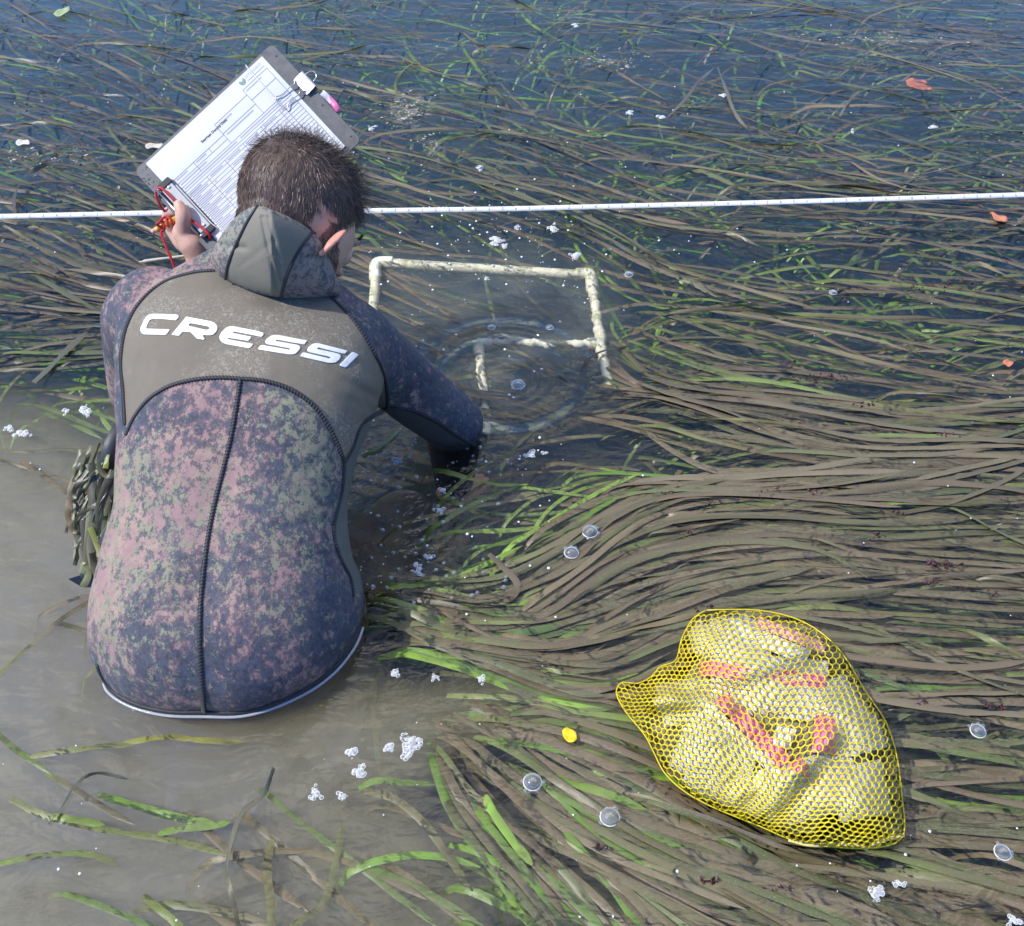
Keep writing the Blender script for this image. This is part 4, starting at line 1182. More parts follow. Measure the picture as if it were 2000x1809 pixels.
# header boxes and ruled rows (a runs along the text, b down the page)
Lr = []
b0 = 62
for a0, a1, bb in ((18, 150, 62), (150, 236, 36), (236, 300, 24)):
    Lr += [(a0, bb, a1, bb), (a0, bb, a0, 84), (a1, bb, a1, 84)]
Lr += [(18, 84, 300, 84), (18, 73, 150, 73), (236, 50, 300, 50), (150, 60, 236, 60), (70, 62, 70, 84), (110, 62, 110, 73), (18, 94, 300, 94), (18, 62, 18, 94), (300, 84, 300, 94)]
for i in range(19): Lr.append((18, 100 + i * 7.4, 300, 100 + i * 7.4))
for a in (18, 70, 118, 166, 214, 262, 300): Lr.append((a, 100, a, 233))
lines('table', Lr, 1.0, ink)
bars = []
for i in range(0, 18): bars.append((22, 103.7 + i * 7.4, 22 + 30 + 14 * math.sin(i * 2.3), 103.7 + i * 7.4))
for a in (20, 76, 122, 170, 218, 266): bars.append((a, 104, a + 32, 104))
bars += [(22, 66, 50, 66), (74, 66, 100, 66), (155, 42, 190, 42), (155, 66, 225, 66), (240, 30, 280, 30), (22, 78, 90, 78), (22, 89, 160, 89), (170, 89, 280, 89)]
for i in range(1, 18): 
    for a in (72, 120, 168, 216): 
        if math.sin(i * 3.1 + a) > 0.1: bars.append((a + 3, 103.7 + i * 7.4, a + 3 + 20 + 16 * math.sin(a + i), 103.7 + i * 7.4))
lines('small_print', bars, 2.6, ink3, 0.0002)
def text(name, body_, a, b, size, mat, root=ds, bold=0.0, up=None):
    cu = bpy.data.curves.new(name, 'FONT'); cu.body = body_; cu.size = size; cu.offset = bold; cu.resolution_u = 2
    to = bpy.data.objects.new(name, cu); COL.objects.link(to)
    dg = bpy.context.evaluated_depsgraph_get(); dg.update()
    me_ = bpy.data.meshes.new_from_object(to.evaluated_get(dg), depsgraph=dg)
    bpy.data.objects.remove(to); bpy.data.curves.remove(cu)
    for v in me_.vertices:
        x, y = v.co.x, v.co.y
        aa, bb = a + x, b - y
        v.co = Vector(Bp(aa, bb, ph(aa, bb) + 0.0004))
    me_.materials.clear(); me_.materials.append(mat)
    o = bpy.data.objects.new(name, me_); COL.objects.link(o); loc(o, root); return o
text('heading', 'Seagrass Density Data', 108, 46, 7.4, ink2, bold=0.22)
text('printed_name', 'HYWORO', 256, 12, 9.0, simple('slate_ink_mat', (0.42, 0.45, 0.50), 0.6), bold=0.1)
lines('name_rule', [(256, 17, 300, 17)], 1.0, ink, 0.0003)
gl_ = Acc(); 
V = [Bp(247, 11, ph(247, 11) + 0.0004)] + [Bp(247 + 7 * math.cos(t), 11 + 7 * math.sin(t), ph(247, 11) + 0.0004) for t in np.linspace(-0.9, 3.9, 24)]
gl_.add((V, [(0, i, i + 1) for i in range(1, 24)]))
loc(gl_.build('globe_emblem', simple('emblem_mat', (0.22, 0.30, 0.28), 0.6, 0.5, 900), smooth=False), ds)
# rubber band round board and sheet
rb = Acc().add(tube([Bp(274, -8.5, -0.004), Bp(274, -8.5, 0.0), Bp(273, -4, 0.0026), Bp(272, 60, 0.0030), Bp(271, 150, 0.0042), Bp(270, 252, 0.0046), Bp(270, 255, 0.0), Bp(270, 255, -0.0045), Bp(272, 120, -0.0050), Bp(274, -8.5, -0.0048)], 0.0011, 8)).build('rubber_band', simple('band_mat', (0.62, 0.61, 0.58), 0.5, 0.1))
tag(rb, 'thin pale rubber band stretched across the form near its right edge', 'rubber band')
# binder clip on the far edge with its wire handle
bc = thing('binder_clip', 'silver binder clip gripping the top right edge of the clipboard', 'clip', Bp(330, 95, 0))
V = []; prof = [(322, 0.0040), (343, 0.0075), (346, 0.0068), (346, -0.0090), (343, -0.0098), (322, -0.0060)]
for b_ in (78, 117):
    for a_, h_ in prof: V.append(Bp(a_, b_, h_))
Fc = [(i, i + 1, i + 7, i + 6) for i in range(5)]
cbd = new_mesh('spring_body', V, Fc, simple('foil_mat', (0.55, 0.56, 0.58), 0.32, 0.3, 300, 0.5, 0.6), smooth=False); loc(cbd, bc)
so = cbd.modifiers.new('t', 'SOLIDIFY'); so.thickness = 0.0007; so.offset = 0
wire = [(324, 82), (316, 86), (309, 84), (284, 83), (274, 79), (270, 88), (271, 106), (276, 110), (286, 104), (310, 106), (316, 104), (325, 110)]
loc(Acc().add(tube(spline([Bp(a_, b_, 0.0052 + 0.001 * (a_ > 300)) for a_, b_ in wire], 5), 0.0010, 8)).build('handle', metal), bc)
w2 = [(340, 82), (352, 80), (362, 84), (364, 92), (360, 98), (350, 100)]
loc(Acc().add(tube(spline([Bp(a_, b_, -0.008) for a_, b_ in w2], 5), 0.0010, 8)).build('handle', metal), bc)
# strip of pink and white flagging behind the top edge
V = []; nn_ = 14
for i in range(nn_):
    t = i / (nn_ - 1); a_ = 346 + 3 * math.sin(t * 3.1); b_ = 128 + 50 * t
    for s_ in (-5, 7): V.append(Bp(a_ + s_, b_, -0.006 + 0.002 * math.sin(t * 9 + s_)))
Fc = [(2 * i, 2 * i + 1, 2 * i + 3, 2 * i + 2) for i in range(nn_ - 1)]
fm = M('flagging_mat'); w_ = fm.node('ShaderNodeTexWave', wave_type='BANDS'); w_.inputs['Scale'].default_value = 9; w_.inputs['Distortion'].default_value = 3; fm.link(fm.obj(), w_.inputs['Vector'])
fm.set(Base_Color=fm.mix(fm.mrange(w_.outputs['Fac'], 0.4, 0.6), (0.80, 0.18, 0.38), (0.78, 0.78, 0.80)), Roughness=0.3)
fl = new_mesh('flagging_tape', V, Fc, fm.m); so = fl.modifiers.new('t', 'SOLIDIFY'); so.thickness = 0.0008; so.offset = 0
tag(fl, 'short pink and white plastic strip sticking out behind the clipboard edge', 'plastic strip')
# pencil
pn0, pn1 = hd(318, 1063, 1.704), hd(980, 690, 1.712)
pdir = unit(pn1 - pn0)
pc = thing('pencil', 'thick yellow pencil with pink rubber tip held between thumb and fingers', 'pencil', pn0)
def hexbar(p, q, r, n=6): return tube([p, q], r, n)
loc(Acc().add(hexbar(pn0 + pdir * 0.014, pn0 + pdir * 0.085, 0.0046, 6)).build('barrel', simple('pencil_paint_mat', (0.82, 0.42, 0.02), 0.32, 0.08), smooth=False), pc)
loc(Acc().add(tube([pn0 + pdir * 0.006, pn0 + pdir * 0.0145], 0.0047, 14)).build('ferrule', simple('ferrule_mat', (0.75, 0.50, 0.10), 0.35, 0.1)), pc)
loc(Acc().add(tube([pn0 - pdir * 0.001, pn0 + pdir * 0.0005, pn0 + pdir * 0.007], [0.0030, 0.0043, 0.0044], 14)).build('eraser', simple('eraser_mat', (0.80, 0.36, 0.34), 0.7, 0.1)), pc)
loc(Acc().add(tube([pn0 + pdir * 0.085, pn0 + pdir * 0.102], [0.0046, 0.0006], 6)).build('point', simple('wood_mat', (0.55, 0.36, 0.2), 0.6)), pc)
# red cord: over the clip, behind the finger, knotted round the pencil, down to the belt
cm = M('cord_mat'); wv = cm.node('ShaderNodeTexWave'); wv.inputs['Scale'].default_value = 260; wv.inputs['Distortion'].default_value = 2; cm.link(cm.obj(), wv.inputs['Vector'])
cm.set(Base_Color=cm.mix(wv.outputs['Fac'], (0.46, 0.012, 0.025), (0.66, 0.03, 0.045)), Roughness=0.55, Normal=cm.bump(wv.outputs['Fac'], 0.6, 0.0006))
cr = thing('red_cord', 'red cord tied from the clipboard clip to the pencil', 'cord', D(318, 440, 1.70))
c1 = spline([hd(1300, 1180, 1.700), hd(1260, 1090, 1.688), hd(1080, 930, 1.687), hd(980, 850, 1.689), hd(800, 650, 1.690), hd(640, 480, 1.687), hd(510, 350, 1.686), hd(440, 320, 1.690), hd(385, 380, 1.694), hd(400, 500, 1.698), hd(460, 620, 1.705), hd(540, 730, 1.722), hd(560, 800, 1.735)], 8)
loc(Acc().add(tube(c1, 0.0023, 10)).build('cord_loop', cm.m), cr)
kn = []
pk = pn0 + pdir * 0.022
s1 = unit(np.cross(pdir, ben)); s2 = ben
for i, t in enumerate(np.linspace(0, 4.6 * math.pi, 46)):
    kn.append(pk + pdir * (0.0008 * i * 0.5) + (s1 * math.cos(t) + s2 * math.sin(t)) * (0.0062 + 0.0004 * math.sin(i)))
loc(Acc().add(tube(kn, 0.0021, 8)).build('knot', cm.m), cr)
loc(Acc().add(tube(spline([kn[-1], pk + pdir * 0.012 + s1 * -0.012, hd(430, 900, 1.696), hd(400, 940, 1.697), kn[0]], 6), 0.0022, 8)).build('knot_bight', cm.m), cr)
c3 = spline([kn[0], hd(470, 1080, 1.706), hd(560, 1320, 1.712), hd(660, 1560, 1.720), hd(730, 1760, 1.73), D(352, 560, 1.745), D(340, 640, 1.76)], 8)
loc(Acc().add(tube(c3, 0.0024, 10)).build('cord_tail', cm.m), cr)
# ================================================================== SURVEY TAPE
tp = thing('measuring_tape', 'white ribbon tape measure stretched taut across the water behind the person', 'tape measure', W(1000, 408, 0.03))
def tape_pt(x):
    ys = np.interp(x, [-700, 0, 320, 720, 1000, 1200, 1500, 2000, 2700], [438, 423, 416, 412, 408, 403, 395.5, 380.5, 358])
    return W(x, ys, 0.028 + 0.004 * math.sin(x * 0.004))
xs = np.arange(-700, 2701, 20); P = np.array([tape_pt(x) for x in xs])
T = np.gradient(P, axis=0); T /= np.linalg.norm(T, axis=1)[:, None]
S = np.cross(T, [0, 0, 1.0]); S /= np.linalg.norm(S, axis=1)[:, None]
tl_ = np.radians(38 + 5 * np.sin(xs * 0.003))
Sd = S * np.cos(tl_)[:, None] + np.array([0, 0, -1.0]) * np.sin(tl_)[:, None]
hw = 0.0063
V = np.stack([P - Sd * hw, P, P + Sd * hw], 1).reshape(-1, 3)
i = np.arange(len(xs) - 1)[:, None] * 3
Fq = np.vstack([np.hstack([i, i + 1, i + 4, i + 3]), np.hstack([i + 1, i + 2, i + 5, i + 4])])
tmat = M('tape_mat'); tmat.set(Base_Color=tmat.mix(tmat.mrange(tmat.noise(25, 5), 0.4, 0.75), (0.80, 0.81, 0.80), (0.62, 0.62, 0.58)), Roughness=0.4)
o = new_mesh('ribbon', V, Fq, tmat.m); loc(o, tp); so = o.modifiers.new('t', 'SOLIDIFY'); so.thickness = 0.0006; so.offset = 0
tick = Acc(); dlen = np.concatenate([[0], np.cumsum(np.linalg.norm(np.diff(P, axis=0), axis=1))])
nS = np.cross(T, Sd)
def on_tape(s, v, lift=0.0006):
    p = np.array([np.interp(s, dlen, P[:, j]) for j in range(3)]); d_ = np.array([np.interp(s, dlen, Sd[:, j]) for j in range(3)]); n_ = np.array([np.interp(s, dlen, nS[:, j]) for j in range(3)])
    if np.dot(n_, CAMP - p) < 0: n_ = -n_
    return p + d_ * v + n_ * lift
for k_, s in enumerate(np.arange(0.5, dlen[-1] - 0.5, 0.01)):
    l_ = 0.0042 if k_ % 10 == 0 else (0.0026 if k_ % 5 == 0 else 0.0016)
    tick.add(([on_tape(s, -hw), on_tape(s + 0.0008, -hw), on_tape(s + 0.0008, -hw + l_), on_tape(s, -hw + l_)], [(0, 1, 2, 3)]))
oo = tick.build('graduations', simple('tick_mat', (0.40, 0.40, 0.42), 0.6), smooth=False); oo['kind'] = 'stuff'; loc(oo, tp)
dg_acc = Acc()
glyph = {}
for ch in '0123456789':
    cu = bpy.data.curves.new('g', 'FONT'); cu.body = ch; cu.size = 0.0105; cu.resolution_u = 1; cu.offset = 0.00012
    to = bpy.data.objects.new('g', cu); COL.objects.link(to); dg = bpy.context.evaluated_depsgraph_get(); dg.update()
    me_ = bpy.data.meshes.new_from_object(to.evaluated_get(dg), depsgraph=dg)
    glyph[ch] = ([tuple(v.co) for v in me_.vertices], [tuple(p.vertices) for p in me_.polygons]); bpy.data.objects.remove(to); bpy.data.curves.remove(cu); bpy.data.meshes.remove(me_)
for k_, s in enumerate(np.arange(0.53, dlen[-1] - 0.5, 0.033)):
    V_, F_ = glyph[str(k_ % 10)]
    dg_acc.add(([on_tape(s + v[0], 0.0035 - v[1]) for v in V_], F_))
oo = dg_acc.build('numerals', simple('tape_ink_mat', (0.22, 0.22, 0.27), 0.6), smooth=False); oo['kind'] = 'stuff'; loc(oo, tp)

# ================================================================== QUADRAT: white pipe square with a small square inside its near right corner
qd = thing('quadrat_frame', 'cream plastic pipe quadrat lying under water beside the right arm', 'quadrat', W(950, 600, -0.05))
pv = M('pipe_mat')
pv.set(Base_Color=pv.mix(pv.mrange(pv.noise(40, 5, 0.7), 0.5, 0.68), pv.mix(pv.noise(120, 4), (0.74, 0.72, 0.54), (0.86, 0.84, 0.68)), (0.30, 0.33, 0.14)), Roughness=0.45, Normal=pv.bump(pv.noise(160, 4), 0.5, 0.003))
def pipe(pts, z, r, name='pipe', rough=0.0):
    P_ = [W(x, y, zz) for (x, y), zz in zip(pts, z)]
    P_ = spline(P_, 14)
    if rough:
        d_ = np.linspace(0, 1, len(P_))
        P_ = P_ + np.column_stack([np.sin(d_ * 61) * rough, np.cos(d_ * 47 + 1) * rough, np.zeros(len(P_))]); rr = r * (1 + 0.28 * np.sin(d_ * 90) * np.sin(d_ * 37))
    else: rr = np.full(len(P_), r)
    o = Acc().add(tube(P_, rr, 14)).build(name, pv.m); loc(o, qd); return o
pipe([(752, 513), (800, 517), (950, 526), (1135, 537)], [-.012, -.012, -.014, -.018], 0.0118)
pipe([(735, 532), (731, 580), (724, 640), (716, 720)], [-.012, -.012, -.016, -.03], 0.0118)
pipe([(1155, 556), (1163, 600), (1170, 650), (1176, 690), (1190, 762)], [-.018, -.018, -.018, -.018, -.022], 0.0105, rough=0.0012)
pipe([(948, 672), (1010, 668), (1090, 673), (1165, 670)], [-.016, -.014, -.014, -.016], 0.0088, rough=0.0016)
pipe([(936, 684), (938, 720), (946, 765), (950, 850)], [-.016, -.018, -.03, -.06], 0.0088, rough=0.0016)
for pts, z in (([(733, 548), (736, 516), (768, 513)], [-.012, -.012, -.012]), ([(1124, 536), (1152, 538), (1157, 566)], [-.018, -.018, -.018]), ([(934, 698), (936, 674), (962, 671)], [-.016, -.015, -.016]), ([(1148, 671), (1172, 668), (1172, 650)], [-.016, -.016, -.018])):
    P_ = spline([W(x, y, zz) for (x, y), zz in zip(pts, z)], 8)
    o = Acc().add(tube(P_, 0.0148 if pts[0][1] < 600 else 0.0125, 16)).build('elbow', pv.m); loc(o, qd)
# drifting algae hairs that cling to the pipe
ah = Blades()
for _ in range(130):
    t = rng.random(); seg = rng.choice([((1155, 556), (1190, 762)), ((948, 672), (1165, 670)), ((936, 684), (946, 760)), ((960, 528), (1135, 537))])
    a_ = np.array(seg[0]) * (1 - t) + np.array(seg[1]) * t
    p = W(a_[0], a_[1], -0.03); an = rng.uniform(-0.6, 0.9); L_ = rng.uniform(0.008, 0.03)
    Pp = np.array([p + np.array([math.cos(an) * L_ * u + 0.004 * math.sin(u * 5), math.sin(an) * L_ * u * -1, 0.004 * math.sin(u * 3)]) for u in np.linspace(0, 1, 6)])
    ah.add(Pp, rng.uniform(0.001, 0.0028), np.array([0.42, 0.42, 0.26]) * rng.uniform(0.5, 1.1), 0.2, 0.5, rng.random())
o = ah.build('algae_fringe', EEL); o['kind'] = 'stuff'; loc(o, qd)

# ================================================================== YELLOW MESH BAG
BAG = np.array([(1380,1192),(1480,1192),(1570,1215),(1640,1270),(1690,1350),(1730,1410),(1752,1480),(1762,1560),(1766,1625),(1740,1650),(1690,1657),(1640,1655),(1560,1645),(1480,1612),(1400,1580),(1340,1548),(1300,1512),(1282,1480),(1262,1440),
                (1240,1412),(1222,1390),(1206,1362),(1205,1345),(1216,1333),(1245,1335),(1272,1322),(1290,1302),(1320,1290),(1330,1252),(1352,1210)], float)
BAGS = spline(np.vstack([BAG, BAG[:1]]), 4)[:-1]
def bag_h(x, y):
    """height of the full bag over the water, for arrays of photo points"""
    Pt = np.column_stack([x, y])
    d = seg_dist(Pt, BAGS); ins = inside(Pt, BAGS)
    t = np.clip(d / 150.0, 0, 1)
    h = 0.100 * np.sqrt(np.clip(1 - (1 - t) ** 2, 0, 1))
    # lumps of the packets and the folds that gather to the left and bottom
    h += 0.012 * np.sin(x * 0.021 + 1.0) * np.sin(y * 0.026 + x * 0.008) * t
    for (xa, ya, xb, yb, w_, am) in ((1240,1385,1560,1270,20,.016),(1225,1360,1420,1380,15,.018),(1490,1585,1620,1440,17,.018),(1370,1210,1345,1330,14,.010),(1440,1560,1560,1500,14,.008),(1300,1400,1480,1420,12,.006),(1280,1450,1420,1440,10,.005)):
        a = np.array([xa, ya], float); b = np.array([xb, yb], float); ab = b - a
        tt = np.clip(((Pt - a) @ ab) / (ab @ ab), 0, 1); q = np.linalg.norm(Pt - (a + tt[:, None] * ab), axis=1)
        h += am * np.exp(-(q / w_) ** 2) * np.clip(t * 3, 0, 1)
        h -= am * 0.45 * np.exp(-((q - w_ * 2.0) / w_) ** 2) * np.clip(t * 3, 0, 1)
    return np.where(ins, np.maximum(h, 0.0) + 0.002, 0.0)
bagroot = thing('mesh_bag', 'bright yellow mesh bag full of packets afloat on the eelgrass', 'mesh bag', W(1500, 1430, 0))
def warp(x, y):
    """cells squeeze together towards the gathers"""
    X = x.copy(); Y = y.copy()
    for (gx, gy, r, s) in ((1250, 1385, 150, 0.42), (1485, 1590, 95, 0.45), (1360, 1225, 90, 0.35), (1700, 1640, 90, 0.25), (1330, 1300, 80, 0.2)):
        dx, dy = X - gx, Y - gy; q = np.exp(-(dx ** 2 + dy ** 2) / (2 * r * r)); X = X - dx * q * s * 0.6; Y = Y - dy * q * s
    Y = Y + 5 * np.sin(X * 0.03) + 3 * np.sin(X * 0.07 + Y * 0.03); X = X + 5 * np.sin(Y * 0.028 + 1)
    return X, Y
def net(cell, hfun, rot, zscale, zoff, thick, name):
    # honeycomb net: vertices of hexagons laid over the bag, threads as thin bars
    c = cell; nodes = {}; edges = set()
    cr_, sr_ = math.cos(rot), math.sin(rot)
    def nid(x, y):
        key = (round(x * 2), round(y * 2))
        if key not in nodes: nodes[key] = (len(nodes), x, y)
        return nodes[key][0]
    R_ = int(900 / c)
    for i in range(-R_, R_):
        for j in range(-R_, R_):
            cx = c * math.sqrt(3) * (i + 0.5 * (j & 1)); cy = c * 1.5 * j
            if abs(cx) > 480 or abs(cy) > 480: continue
            pr = [nid(cx + c * math.sin(a_), cy + c * math.cos(a_)) for a_ in [k_ * math.pi / 3 for k_ in range(6)]]
            for k_ in range(6):
                e = (pr[k_], pr[(k_ + 1) % 6]); edges.add((min(e), max(e)))
    L_ = sorted(nodes.values()); A_ = np.array([(a[1], a[2]) for a in L_])
    X = 1500 + A_[:, 0] * cr_ - A_[:, 1] * sr_; Y = 1430 + A_[:, 0] * sr_ + A_[:, 1] * cr_
    X, Y = warp(X, Y)
    ins = inside(np.column_stack([X, Y]), BAGS)
    Hh = hfun(X, Y) * zscale + zoff
    E_ = np.array([e for e in edges if ins[e[0]] and ins[e[1]]])
    PW = np.array([W(x, y, h) for x, y, h in zip(X, Y, Hh)])
    a = PW[E_[:, 0]]; b = PW[E_[:, 1]]
    d = b - a; ln = np.linalg.norm(d, axis=1); ok = ln < 0.03; a, b, d, ln = a[ok], b[ok], d[ok], ln[ok]
    d = d / ln[:, None]
    s = np.cross(d, [0.02, 0.03, 1.0]); s /= np.linalg.norm(s, axis=1)[:, None] + 1e-9; u = np.cross(s, d)
    th = thick * (0.85 + 0.3 * nrng.random(len(a)))[:, None]
    V = []
    for base, ext in ((a, -1), (b, 1)):
        for k_ in range(4):
            t = math.pi / 4 + k_ * math.pi / 2
            V.append(base + d * th * 0.6 * ext + s * math.cos(t) * th + u * math.sin(t) * th)
    V = np.stack(V, 1)   # n,8,3
    n = len(a); base = (np.arange(n) * 8)[:, None]
    Fx = np.vstack([base + np.array([[k_, (k_ + 1) % 4, (k_ + 1) % 4 + 4, k_ + 4]]) for k_ in range(4)])
    return V.reshape(-1, 3), Fx
ym = M('net_mat'); 
ycol = ym.mix(ym.noise(30, 4), (0.96, 0.74, 0.012), (0.99, 0.86, 0.05))
ym.set(Base_Color=ycol, Roughness=0.38)
yt = ym.node('ShaderNodeBsdfTranslucent'); ym.link(ycol, yt.inputs[0]); ymx = ym.node('ShaderNodeMixShader'); ymx.inputs[0].default_value = 0.3
ym.link(ym.b.outputs[0], ymx.inputs[1]); ym.link(yt.outputs[0], ymx.inputs[2]); ym.link(ymx.outputs[0], ym.out.inputs[0])
V, Fx = net(7.8, bag_h, 0.12, 1.0, 0.004, 0.00118, 'top')
o = new_mesh('net', V, Fx, ym.m, smooth=True); loc(o, bagroot)
V, Fx = net(8.6, bag_h, 0.5, -0.25, -0.004, 0.00085, 'under')
o = new_mesh('net_underside', V, Fx, ym.m, smooth=True); loc(o, bagroot)
# selvage rope along the mouth and the rolled edges
ed = []
for s_ in (((1540,1640),(1580,1650),(1625,1650),(1665,1650),(1695,1658)), ((1695,1655),(1730,1640),(1765,1632))):
    Pp = spline([W(x, y, 0.004 + 0.003 * math.sin(x)) for x, y in s_], 8); loc(Acc().add(tube(Pp, 0.0028, 8)).build('mouth_cord', simple('net_cord_mat', (0.86, 0.68, 0.22), 0.6, 0.1, 200, 0.4)), bagroot)
lp = [W(x, y, float(bag_h(np.array([x * 1.0]), np.array([y * 1.0]))[0]) + 0.003) for x, y in BAGS[::2]]
loc(Acc().add(tube(spline(lp + [lp[0]], 2), 0.0010, 6)).build('edge_thread', ym.m), bagroot)

# packets inside the bag
def bag_z(x, y): return float(bag_h(np.array([float(x)]), np.array([float(y)]))[0])
def packet(px, py, w, l, ang, mat, tk=0.012, drop=0.012, tilt=0.0):
    """a rumpled pillow lying against the inside of the net"""
    nx, ny = 14, 18; V = []; c = np.array([px, py], float); sc = 1330.0
    ca, sa = math.cos(ang), math.sin(ang)
    s1 = rng.uniform(0, 9)
    for sg in (1, -1):
        for j in range(ny):
            for i in range(nx):
                u = i / (nx - 1) * 2 - 1; v = j / (ny - 1) * 2 - 1
                x = px + (u * w * ca - v * l * sa) * sc / 2; y = py + (u * w * sa + v * l * ca) * sc / 2 * 0.9
                for _q in range(12):
                    if sdist(np.array([[x, y]]), BAGS)[0] < -9: break
                    x += (1500 - x) * 0.08; y += (1425 - y) * 0.08
                e = (1 - abs(u) ** 3) * (1 - abs(v) ** 4)
                z = bag_z(x, y) - drop + sg * tk / 2 * e + 0.0025 * math.sin(u * 7 + v * 5 + s1) * math.sin(v * 9 + s1)
                z = max(z, -0.035 + 0.01 * sg * e)
                V.append(W(x, y, z))
    I = np.arange(nx * ny).reshape(ny, nx)
    f1 = np.stack([I[:-1, :-1], I[:-1, 1:], I[1:, 1:], I[1:, :-1]], -1).reshape(-1, 4); f2 = f1[:, ::-1] + nx * ny
    return np.array(V), np.vstack([f1, f2])
pm = M('plastic_pouch_mat'); pm.set(Base_Color=pm.mix(pm.noise(60, 4), (0.62, 0.63, 0.58), (0.90, 0.90, 0.87)), Roughness=0.16)
pm.b.inputs['Coat Weight'].default_value = 0.5; pm.b.inputs['Alpha'].default_value = 0.85
pm.set(Normal=pm.bump(pm.noise(70, 4, 0.6, dist=1.5), 0.9, 0.006))
gmud = simple('wet_sediment_mat', (0.22, 0.21, 0.15), 0.35, 0.5, 50, 0.5)
wm = simple('white_label_mat', (0.78, 0.77, 0.72), 0.35, 0.06, 90, 0.3)
pk = simple('pink_label_mat', (0.88, 0.24, 0.44), 0.35, 0.12, 60, 0.3)
pkp = simple('pale_pink_mat', (0.82, 0.45, 0.46), 0.35, 0.12, 60, 0.3)
items = [('sample_pouch', 'clear rumpled sample pouch nearest the top left corner of the yellow bag', 1430,1250,.12,.09,.5,pm.m),
 ('sample_pouch', 'broad clear sample pouch across the middle of the yellow bag', 1500,1340,.17,.10,.1,pm.m),
 ('sample_pouch', 'clear sample pouch at the left side of the yellow bag under the folds', 1340,1370,.08,.07,-.2,pm.m),
 ('sample_pouch', 'cloudy sample pouch in the lower left of the yellow bag', 1400,1470,.12,.10,.35,pm.m),
 ('sample_pouch', 'clear sample pouch beside the lower gather of the yellow bag', 1580,1540,.15,.10,-.3,pm.m),
 ('sample_pouch', 'clear sample pouch against the right side of the yellow bag', 1650,1400,.09,.13,-.3,pm.m),
 ('sample_pouch', 'narrow clear sample pouch along the bottom left rim of the yellow bag', 1420,1540,.13,.05,.45,pm.m),
 ('sample_pouch', 'clear sample pouch near the bottom right corner of the yellow bag', 1680,1545,.08,.09,-.2,pm.m),
 ('pink_label_strip', 'long pink label lying level in the upper middle of the yellow bag', 1490,1318,.185,.024,.12,pk),
 ('pink_label_strip', 'pink label slanting down through the centre of the yellow bag', 1470,1425,.026,.145,-.72,pk),
 ('pink_label_strip', 'short upright pink label at the right of the yellow bag', 1612,1435,.035,.062,.1,pk),
 ('pink_label_strip', 'small pink label near the lower centre of the yellow bag', 1572,1512,.022,.055,-.65,pk),
 ('pink_label_strip', 'pale pink strip under the top right edge of the yellow bag', 1545,1240,.11,.018,.42,pkp),
 ('white_label_strip', 'bright white strip along the top edge of the yellow bag', 1475,1243,.17,.026,.42,wm),
 ('white_label_strip', 'white strip beside the slanting pink label in the yellow bag', 1445,1440,.016,.19,-.75,wm),
 ('white_label_strip', 'small white tag near the left fold of the yellow bag', 1300,1370,.035,.022,-.3,wm),
 ('white_label_strip', 'white patch right of the slanting pink label in the yellow bag', 1530,1440,.03,.035,.3,wm)]
for k_, (nm, lb, x, y, w_, l_, an, mt) in enumerate(items):
    thin = mt is not pm.m
    V, Fx = packet(x, y, w_, l_, an, mt, 0.004 if thin else 0.022, 0.005 if thin else 0.013)
    if thin: V = V + np.array([0, 0, 0.0])
    o = new_mesh(nm, V, Fx, mt)
    tag(o, lb, 'sample pouch' if nm == 'sample_pouch' else 'label strip', 'things inside the yellow mesh bag')
V, Fx = packet(1500, 1425, 0.30, 0.24, 0.6, gmud, 0.03, 0.030)
o = new_mesh('sediment_lump', V, Fx, gmud); tag(o, 'dark wet sediment and weed under the packets in the yellow bag', 'sediment')

# ================================================================== LEFT HIP: strap, knife, clump of eelgrass
st = M('strap_mat'); st.set(Base_Color=(0.045, 0.05, 0.055), Roughness=0.5, Normal=st.bump(st.noise(300), 0.3, 0.0008))
kn_ = thing('dive_knife', 'black sheathed knife with white stripe strapped to the left thigh', 'dive knife', D(165, 1080, 1.60))
KD = 1.585
hnd = [D(178, 990, KD), D(172, 1040, KD - .005), D(168, 1090, KD - .01), D(172, 1130, KD - .012)]
loc(Acc().add(tube(spline(hnd, 5), [0.010 + 0.0015 * math.sin(i) for i in range(16)], 12)).build('handle', simple('knife_grip_mat', (0.02, 0.02, 0.022), 0.3)), kn_)
loc(Acc().add(tube(spline([D(172, 1048, KD - .018), D(166, 1080, KD - .022), D(163, 1118, KD - .022)], 4), [0.002, .0045, .0065, .007, .007, .0065, .006, .004, .002], 12)).build('white_stripe', simple('white_plastic_mat', (0.78, 0.78, 0.76), 0.3, 0.05)), kn_)
gd = [(133,1131),(165,1121),(196,1118),(200,1136),(180,1148),(158,1146)]
V = [D(x, y, KD - .012) for x, y in gd] + [D(x, y, KD + .004) for x, y in gd]; n_ = len(gd)
loc(new_mesh('pommel', V, [tuple(range(n_)), tuple(range(2 * n_ - 1, n_ - 1, -1))] + [(i, i + n_, (i + 1) % n_ + n_, (i + 1) % n_) for i in range(n_)], simple('pommel_mat', (0.015, 0.016, 0.018), 0.25), smooth=False), kn_)
